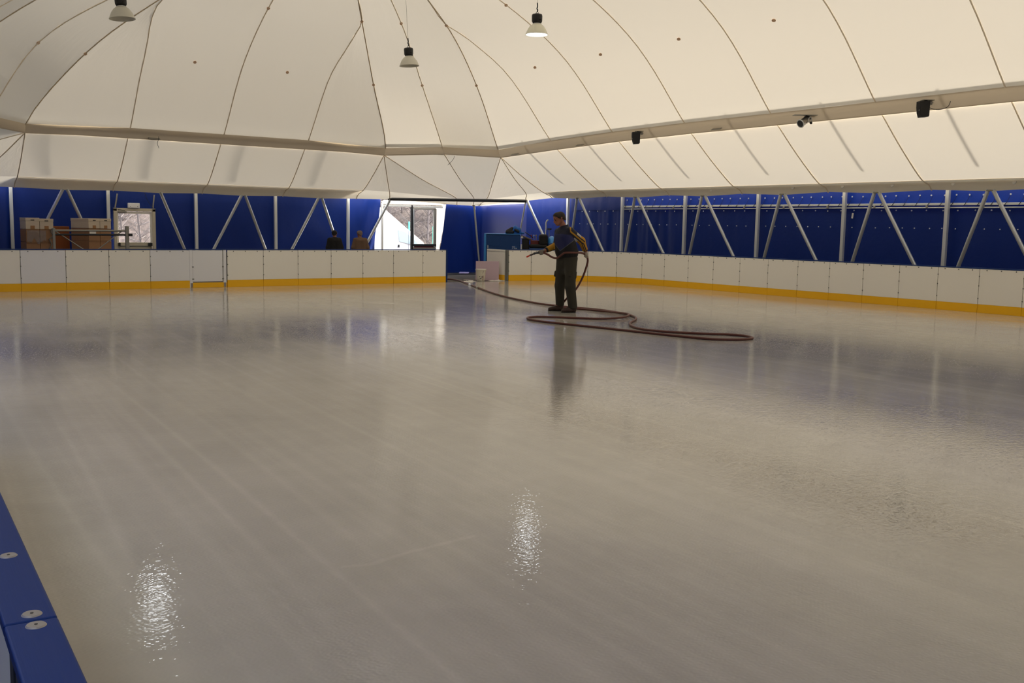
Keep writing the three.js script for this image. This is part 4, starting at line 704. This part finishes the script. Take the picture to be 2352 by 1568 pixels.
// ---------- the man watering the ice ----------
const skinC = srgb(150, 98, 78);
{
  const man = thing('person', 'man in a blue and yellow track jacket spraying the ice with a hose', 'person', P(7.70, 8.71, 0), AZ_MAN());
  // joints: x to the right of the picture, y up, z towards the viewer
  const J = { neck: [0.02, 1.50, -0.01], Ls: [0.115, 1.475, 0.125], Le: [0.335, 1.30, 0.01], Lw: [0.415, 1.115, -0.10], Lh: [0.437, 1.03, -0.12], Rs: [-0.085, 1.45, -0.155], Re: [-0.115, 1.205, -0.2], Rw: [-0.325, 1.112, -0.06], Rh: [-0.395, 1.073, -0.03],
    Lhip: [0.155, 0.93, 0.07], Lk: [0.15, 0.47, 0.11], La: [0.205, 0.09, 0.08], Rhip: [0.0, 0.92, -0.09], Rk: [-0.04, 0.47, -0.16], Ra: [-0.03, 0.11, -0.2] };
  const F = [-0.88, -0.33, 0.34], head = headParts([-0.075, 1.685, 0.0], F, [-0.3, 1, 0.1]);
  const torso = [[[0.06, 1.37, 0.08], [0.14, 1.10, 0.07], 0.115, 0.115], [[-0.035, 1.36, -0.07], [0.005, 1.10, -0.07], 0.115, 0.115], [[0.01, 1.40, 0.0], [0.07, 1.0, 0.0], 0.115, 0.12], [[0.05, 1.46, 0.05], [-0.02, 1.45, -0.06], 0.075, 0.075]];
  const limbs = [[J.Ls, J.Le, 0.056, 0.043], [J.Le, J.Lw, 0.042, 0.03], [J.Rs, J.Re, 0.056, 0.043], [J.Re, J.Rw, 0.042, 0.03], [J.Lhip, J.Lk, 0.085, 0.056], [J.Lk, J.La, 0.055, 0.038], [J.Rhip, J.Rk, 0.085, 0.056], [J.Rk, J.Ra, 0.055, 0.038], [J.Lhip, J.Rhip, 0.085, 0.085], [J.La, [0.06, 0.035, 0.13], 0.034, 0.026], [J.Ra, [-0.2, 0.035, -0.15], 0.034, 0.026]];
  const neck = [[head.at(-0.02, 0, -0.06), J.neck, 0.054, 0.062], [J.neck, [0.03, 1.42, 0], 0.07, 0.1]];
  const hoseDirL = [0.75, -0.62, 0.1], hoseDirR = [0.95, 0.12, -0.25];
  const handL = fist(J.Lw, J.Lh, hoseDirL, 0.019), handR = fist(J.Rw, J.Rh, hoseDirR, 0.019);
  const browD = srgb(58, 40, 32), lipC = srgb(150, 88, 76);
  const skinCol = (x, y, z) => { const [f, l, u] = head.loc(x, y, z); if (f > 0.07 && Math.abs(u - 0.036) < 0.006 && Math.abs(l) > 0.012 && Math.abs(l) < 0.048) return browD; if (f > 0.08 && Math.abs(u + 0.049) < 0.008 && Math.abs(l) < 0.022) return lipC; return skinC; };
  const skin = std(0xffffff, 0.6, { vertexColors: true });
  const bodyG = blob([...torso.map(([a, b, r, q]) => [a, b, r - 0.02, q - 0.02]), ...limbs, [head.at(-0.02, 0, -0.06), J.neck, 0.05, 0.055], [J.neck, [0.03, 1.42, 0], 0.065, 0.09], [J.Lw, J.Lh, 0.026], [J.Rw, J.Rh, 0.026]], 0.012, 0.03, null, () => skinC);
  const headG = blob([...head.caps, ...neck], 0.0042, 0.016, null, skinCol), hLG = blob(handL.map(([a, b, r, q = r]) => [a, b, r - 0.002, q - 0.002]), 0.003, 0.006, null, () => skinC), hRG = blob(handR.map(([a, b, r, q = r]) => [a, b, r - 0.002, q - 0.002]), 0.003, 0.006, null, () => skinC);
  mesh('body', mergeGeometries([bodyG, headG, hLG, hRG]), skin, man);
  mesh('hair', blob(head.caps.slice(0, 2).map(([a, b, r, q]) => [a, b, r + 0.011, q + 0.011]).concat([[head.at(-0.06, 0, -0.02), head.at(-0.04, 0, 0.0), 0.062, 0.07]]), 0.005, 0.02, (x, y, z) => { const [f, l, u] = head.loc(x, y, z); return Math.max(0.02 + 0.72 * f + (Math.abs(l) > 0.06 && f > -0.03 && f < 0.05 ? -0.018 : 0) - u, -0.075 - u); }), std(srgb(34, 24, 20), 0.7), man);
  const eyeM = std(srgb(30, 22, 18), 0.25); for (const s of [1, -1]) mesh('eye', new THREE.SphereGeometry(0.011, 12, 10).translate(...head.at(0.087, s * 0.03, 0.012)), eyeM, man);

  const navy = srgb(18, 20, 42), deep = srgb(10, 10, 16), royal = srgb(22, 29, 80), gold = srgb(184, 134, 24), pale = srgb(180, 174, 166), grey = srgb(80, 84, 94);
  const armCoord = (x, y, z, a, b) => { const A = vec(a), D = vec(b).sub(A), Ln = D.length(); D.normalize(); const q = new V3(x, y, z).sub(A), u = q.dot(D) / Ln; const side = new V3(D.y, -D.x, 0).normalize(); return [u, -q.dot(side), q.clone().addScaledVector(D, -q.dot(D)).length()]; };
  const jacketCol = (x, y, z) => {
    const arms = [[J.Ls, J.Le, 0], [J.Le, J.Lw, 1], [J.Rs, J.Re, 2], [J.Re, J.Rw, 3]].map(([a, b, i]) => [...armCoord(x, y, z, a, b), i]);
    const near = arms.filter(([u, , d]) => u > -0.05 && u < 1.12 && d < 0.088).sort((p, q) => p[2] - q[2])[0];
    const inTorso = x < 0.185 + (1.3 - y) * 0.35 && x > -0.165 && !(near && near[3] >= 2 && x < -0.11);
    if (near && (!inTorso || (near[3] < 2 && near[0] > 0.25))) {
      const [u, w, , i] = near;
      if (i === 0) { if (u < 0.42) return Math.abs(w - 0.004) < 0.013 ? gold : navy; return w < -0.034 || w > 0.036 ? (u < 0.75 ? pale : gold) : Math.abs(w - 0.003) < 0.012 ? gold : navy; }
      if (i === 1) { if (u > 0.86) return deep; return w < -0.02 || w > 0.026 ? gold : Math.abs(w) < 0.006 ? gold : navy; }
      if (i === 2) return u > 0.25 && w > -0.02 ? (u < 0.5 ? pale : gold) : navy;
      if (u > 0.84) return deep; return y > 1.205 - (x + 0.115) * -0.42 - 0.05 ? gold : deep;
    }
    if (Math.abs(x - (0.075 + (y - 1.45) * -0.1) - 0.06) < 0.011 && y > 1.45) return gold;
    if (z > -0.12 || x < 0) { const vy = 1.115 + Math.abs(x + 0.05) * (x > -0.05 ? 0.8 : 1.2); if (Math.abs(y - vy) < 0.006 && y < 1.36) return grey; if (y > vy && y < 1.42 - 0.12 * Math.max(0, x)) return royal; }
    return y > 1.36 ? navy : deep;
  };
  const wrinkle = (x, y, z) => 0.006 * noise.noise(x * 9, y * 13, z * 9);
  const jc = [...torso.map(([a, b, r, q]) => [a, b, r + 0.014, q + 0.03]), [[0.1, 1.13, 0.03], [0.12, 1.03, 0.03], 0.145, 0.142], [[0.0, 1.12, -0.03], [0.03, 1.03, -0.02], 0.12, 0.125], [J.Ls, J.Le, 0.076, 0.066], [J.Le, J.Lw, 0.066, 0.05], [J.Rs, J.Re, 0.076, 0.066], [J.Re, J.Rw, 0.066, 0.05], [[0.045, 1.49, 0.02], [0.0, 1.5, -0.02], 0.075, 0.07], [[0.022, 1.565, -0.005], [0.03, 1.5, 0], 0.07, 0.08]];
  const wr = (a, b) => (x, y, z) => { const A = vec(a), D = vec(b).sub(A).normalize(); return new V3(x, y, z).sub(A).dot(D); };
  const endL = wr([0.413, 1.125, -0.095], J.Lh), endR = wr([-0.31, 1.116, -0.068], J.Rh);
  mesh('jacket', blob(jc, 0.0062, 0.035, (x, y, z) => Math.max(0.995 + 0.02 * x - y, y - 1.572 - 0.3 * x, (x > 0.3 ? endL(x, y, z) : -1), (x < -0.2 ? endR(x, y, z) : -1)) + wrinkle(x, y, z) * 0.4, jacketCol), std(0xffffff, 0.75, { vertexColors: true, bumpMap: TILE, bumpScale: 0.002 }), man);
  const olive = std(srgb(54, 51, 42), 0.9);
  const tr = [[[0.15, 0.98, 0.07], J.Lk, 0.118, 0.092], [J.Lk, [0.205, 0.1, 0.085], 0.094, 0.083], [[0.0, 0.97, -0.09], J.Rk, 0.112, 0.092], [J.Rk, [-0.03, 0.13, -0.2], 0.092, 0.078], [[0.15, 0.98, 0.04], [0.01, 0.98, -0.06], 0.118, 0.115], [[0.14, 0.88, 0.04], [0.02, 0.88, -0.05], 0.112, 0.11], [[0.11, 0.76, 0.02], [0.03, 0.76, -0.06], 0.085, 0.08]];
  mesh('trousers', blob(tr, 0.009, 0.03, (x, y, z) => Math.max(y - 1.04, (x > 0.08 ? 0.075 : 0.1) - y) + 0.5 * wrinkle(x, y, z)), olive, man);
  mesh('cargo_pocket', blob([[[0.235, 0.73, 0.11], [0.225, 0.64, 0.12], 0.03, 0.034]], 0.008, 0.01), olive, man); mesh('pocket_flap', blob([[[0.13, 0.665, 0.195], [0.2, 0.66, 0.17], 0.012]], 0.006, 0.01), std(srgb(44, 42, 34), 0.9), man);
  mesh('cargo_pocket', blob([[[-0.115, 0.72, -0.13], [-0.125, 0.66, -0.13], 0.03, 0.028]], 0.008, 0.01), olive, man);
  const leather = std(srgb(56, 36, 28), 0.55), solesM = std(srgb(26, 22, 20), 0.8);
  const shoe = (heel, toe) => { const h = vec(heel), t = vec(toe), mid = h.clone().lerp(t, 0.5); mesh('shoe', blob([[arr(h.clone().setY(0.05)), arr(mid.clone().setY(0.052)), 0.044, 0.046], [arr(mid.clone().setY(0.05)), arr(t.clone().setY(0.036)), 0.046, 0.034], [arr(h.clone().setY(0.11)), arr(h.clone().setY(0.06)), 0.05, 0.046]], 0.007, 0.03, (x, y) => 0.006 - y), leather, man); mesh('sole', blob([[arr(h.clone().setY(0.014)), arr(mid.clone().setY(0.014)), 0.044, 0.046], [arr(mid.clone().setY(0.014)), arr(t.clone().setY(0.014)), 0.047, 0.036]], 0.006, 0.02, (x, y) => Math.max(0.001 - y, y - 0.018)), solesM, man); };
  shoe([0.222, 0, 0.08], [0.03, 0, 0.15]); shoe([-0.01, 0, -0.2], [-0.215, 0, -0.15]);
  const glove = std(srgb(176, 164, 148), 0.85);
  mesh('glove', blob([...handL, [J.Lw, [0.405, 1.135, -0.09], 0.03, 0.032]], 0.0035, 0.006), glove, man); mesh('glove', blob([...handR, [J.Rw, [-0.3, 1.12, -0.075], 0.03, 0.033]], 0.0035, 0.006), std(srgb(128, 122, 112), 0.85), man);

  // the hose: off the concrete, past the man, two long loops on the ice, up into his hands
  const g0 = [[4.0, -1.9, GROUND + 0.12], [3.98, -1.2, 0.015], [4.13, -0.41], [4.6, 0.7], [5.3, 2.28], [6.38, 4.82], [6.88, 6.47], [7.05, 7.45], [6.98, 8.15], [6.86, 8.8], [6.96, 9.5], [7.2, 10.1], [7.55, 10.55], [8.12, 11.03], [8.42, 11.4], [8.6, 11.82], [8.54, 12.25], [8.23, 12.72], [7.95, 13.0], [7.88, 13.25], [8.02, 13.5], [8.28, 13.54], [8.62, 13.34], [8.77, 12.91], [8.92, 12.11], [9.05, 11.37], [9.19, 10.64], [9.27, 10.13], [9.22, 9.76], [9.05, 9.52], [8.84, 9.47], [8.59, 9.68], [8.33, 9.97], [8.02, 10.24], [7.6, 10.29, 0.032], [7.22, 10.0, 0.045], [7.06, 9.42, 0.03], [7.03, 8.85], [7.1, 8.5]];
  const toW = (q) => man.localToWorld(vec(q)); man.updateMatrixWorld();
  const up = [[-0.01, 0.08, -0.3], [0.06, 0.19, -0.22], [0.14, 0.29, -0.12], [0.25, 0.405, -0.1], [0.36, 0.6, -0.13], [0.425, 0.78, -0.13], [0.46, 0.93, -0.12], [0.452, 1.0, -0.12], J.Lh, [0.40, 1.06, -0.08], [0.32, 1.085, 0.04], [0.24, 1.088, 0.17], [0.12, 1.09, 0.235], [0.03, 1.083, 0.225], [-0.04, 1.03, 0.17], [-0.1, 0.985, 0.1], [-0.19, 0.995, 0.03], [-0.27, 1.04, -0.01], [-0.335, 1.066, -0.022], J.Rh, [-0.44, 1.07, -0.018]];
  const path = g0.map(([s, t, y]) => P(s, t, y ?? 0.019)).concat(up.map(toW));
  const hose = thing('hose', 'long dark red rubber hose looped on the ice up to the man', 'hose', new V3());
  const rubber = std(srgb(96, 50, 42), 0.5);
  mesh('hose_tube', tube(path, 0.0185, 900, 10), rubber, hose);
  const noz = [[-0.43, 1.071], [-0.5, 1.062], [-0.53, 1.05], [-0.6, 1.02], [-0.66, 0.988]].map(([x, y], i) => toW([x, y, -0.018 + i * 0.004]));
  mesh('nozzle_body', [rod(noz[0], noz[1], 0.019, 14, 0.016), rod(noz[1], noz[2], 0.02, 14)], M.darkSteel, hose); mesh('nozzle_grip', rod(noz[2], noz[3], 0.014, 14, 0.016), std(srgb(70, 58, 60), 0.5), hose); mesh('nozzle_tip', rod(noz[3], noz[4], 0.014, 14, 0.013), std(srgb(206, 58, 30), 0.4), hose);
  const jn = [P(4.85, 1.26, 0.022), P(4.98, 1.55, 0.022), P(5.32, 2.32, 0.02), P(5.4, 2.5, 0.02)]; mesh('coupling', rod(jn[0], jn[1], 0.03, 14), M.galv, hose); mesh('coupling', rod(jn[2], jn[3], 0.027, 14), M.galvDull, hose);
}
function AZ_MAN() { const dx = 22.9855 - 8.71, dz = 19.0515 - 7.70; return Math.atan2(dx, dz); }

// ---------- two people behind the far boards ----------
function bystander(label, pos, yaw, scale, coat, hair, o = {}) {
  const g = thing('person', label, 'person', pos, yaw); g.scale.setScalar(scale);
  // z points towards the viewer, the figure looks away
  const lean = o.lean ?? 0, turn = o.turn ?? 0, F = [Math.sin(turn), -0.12, -Math.cos(turn)], head = headParts([lean, 1.62, -0.05], F, [0, 1, 0]);
  const S = { Ls: [-0.18, 1.42, 0], Le: [-0.25, 1.15, 0.03], Lw: [-0.24, 0.9, -0.08], Rs: [0.18, 1.42, 0], Re: [0.25, 1.15, 0.03], Rw: [0.24, 0.9, -0.08] };
  const hands = ['L', 'R'].flatMap((k) => fist(S[k + 'w'], [S[k + 'w'][0], 0.81, -0.1], [0, 0.2, 1], 0.008));
  const skin = std(skinC, 0.6);
  const caps = [[[-0.07, 1.36, 0], [-0.06, 1.0, 0], 0.11, 0.11], [[0.07, 1.36, 0], [0.06, 1.0, 0], 0.11, 0.11], [S.Ls, S.Le, 0.05, 0.042], [S.Le, S.Lw, 0.04, 0.03], [S.Rs, S.Re, 0.05, 0.042], [S.Re, S.Rw, 0.04, 0.03], [[-0.09, 0.92, 0], [-0.1, 0.49, 0.01], 0.09, 0.06], [[-0.1, 0.49, 0.01], [-0.1, 0.09, 0.03], 0.055, 0.04], [[0.09, 0.92, 0], [0.1, 0.49, 0.01], 0.09, 0.06], [[0.1, 0.49, 0.01], [0.1, 0.09, 0.03], 0.055, 0.04], [[-0.1, 0.05, 0.02], [-0.1, 0.035, -0.12], 0.034], [[0.1, 0.05, 0.02], [0.1, 0.035, -0.12], 0.034], [head.at(-0.02, 0, -0.06), [lean * 0.4, 1.46, 0], 0.054, 0.06], [[lean * 0.4, 1.46, 0], [0, 1.36, 0], 0.06, 0.1]];
  mesh('body', mergeGeometries([blob(caps, 0.014, 0.03), blob(head.caps, 0.006, 0.016), blob(hands, 0.004, 0.006)]), skin, g);
  mesh('hair', blob(head.caps.slice(0, 2).map(([a, b, r, q]) => [a, b, r + 0.012, q + 0.012]).concat([[head.at(-0.06, 0, -0.03), head.at(-0.04, 0, 0), 0.06, 0.07]]), 0.007, 0.02, (x, y, z) => { const [f, , u] = head.loc(x, y, z); return Math.max((o.bald ?? 0.01) + 0.75 * f - u, -0.08 - u); }), hair, g);
  mesh('coat', blob([[[-0.075, 1.37, 0], [-0.085, 0.95, 0.01], 0.135, 0.15], [[0.075, 1.37, 0], [0.085, 0.95, 0.01], 0.135, 0.15], [S.Ls, S.Le, 0.078, 0.07], [S.Le, S.Lw, 0.07, 0.055], [S.Rs, S.Re, 0.078, 0.07], [S.Re, S.Rw, 0.07, 0.055], [[lean * 0.4, 1.47, 0], [0, 1.4, 0], 0.075, 0.12]], 0.013, 0.04, (x, y) => Math.max(0.8 - y, y - 1.52)), coat, g);
  mesh('trousers', blob([[[-0.09, 0.93, 0], [-0.1, 0.49, 0.01], 0.108, 0.085], [[-0.1, 0.49, 0.01], [-0.1, 0.1, 0.03], 0.085, 0.075], [[0.09, 0.93, 0], [0.1, 0.49, 0.01], 0.108, 0.085], [[0.1, 0.49, 0.01], [0.1, 0.1, 0.03], 0.085, 0.075]], 0.014, 0.03, (x, y) => 0.07 - y), std(srgb(36, 36, 42), 0.9), g);
  for (const x of [-0.1, 0.1]) mesh('shoe', blob([[[x, 0.05, 0.04], [x, 0.04, -0.14], 0.048, 0.042], [[x, 0.1, 0.03], [x, 0.05, 0.03], 0.05, 0.046]], 0.012, 0.03, (a, y) => 0.002 - y), M.black, g);
  return g;
}
bystander('dark haired person in a black coat seen from behind over the far boards', P(5.88, -4.6, GROUND), 1.45, 0.86, std(srgb(20, 20, 22), 0.9), std(srgb(22, 18, 16), 0.8), { lean: 0.02, turn: 0.5 });
bystander('grey haired person in a brown fleece seen from behind over the far boards', P(5.02, -4.6, GROUND), 1.2, 0.86, std(srgb(112, 88, 70), 0.95), std(srgb(126, 108, 98), 0.85), { lean: -0.02, turn: -0.5, bald: 0.02 });
renderer.render(scene, camera);
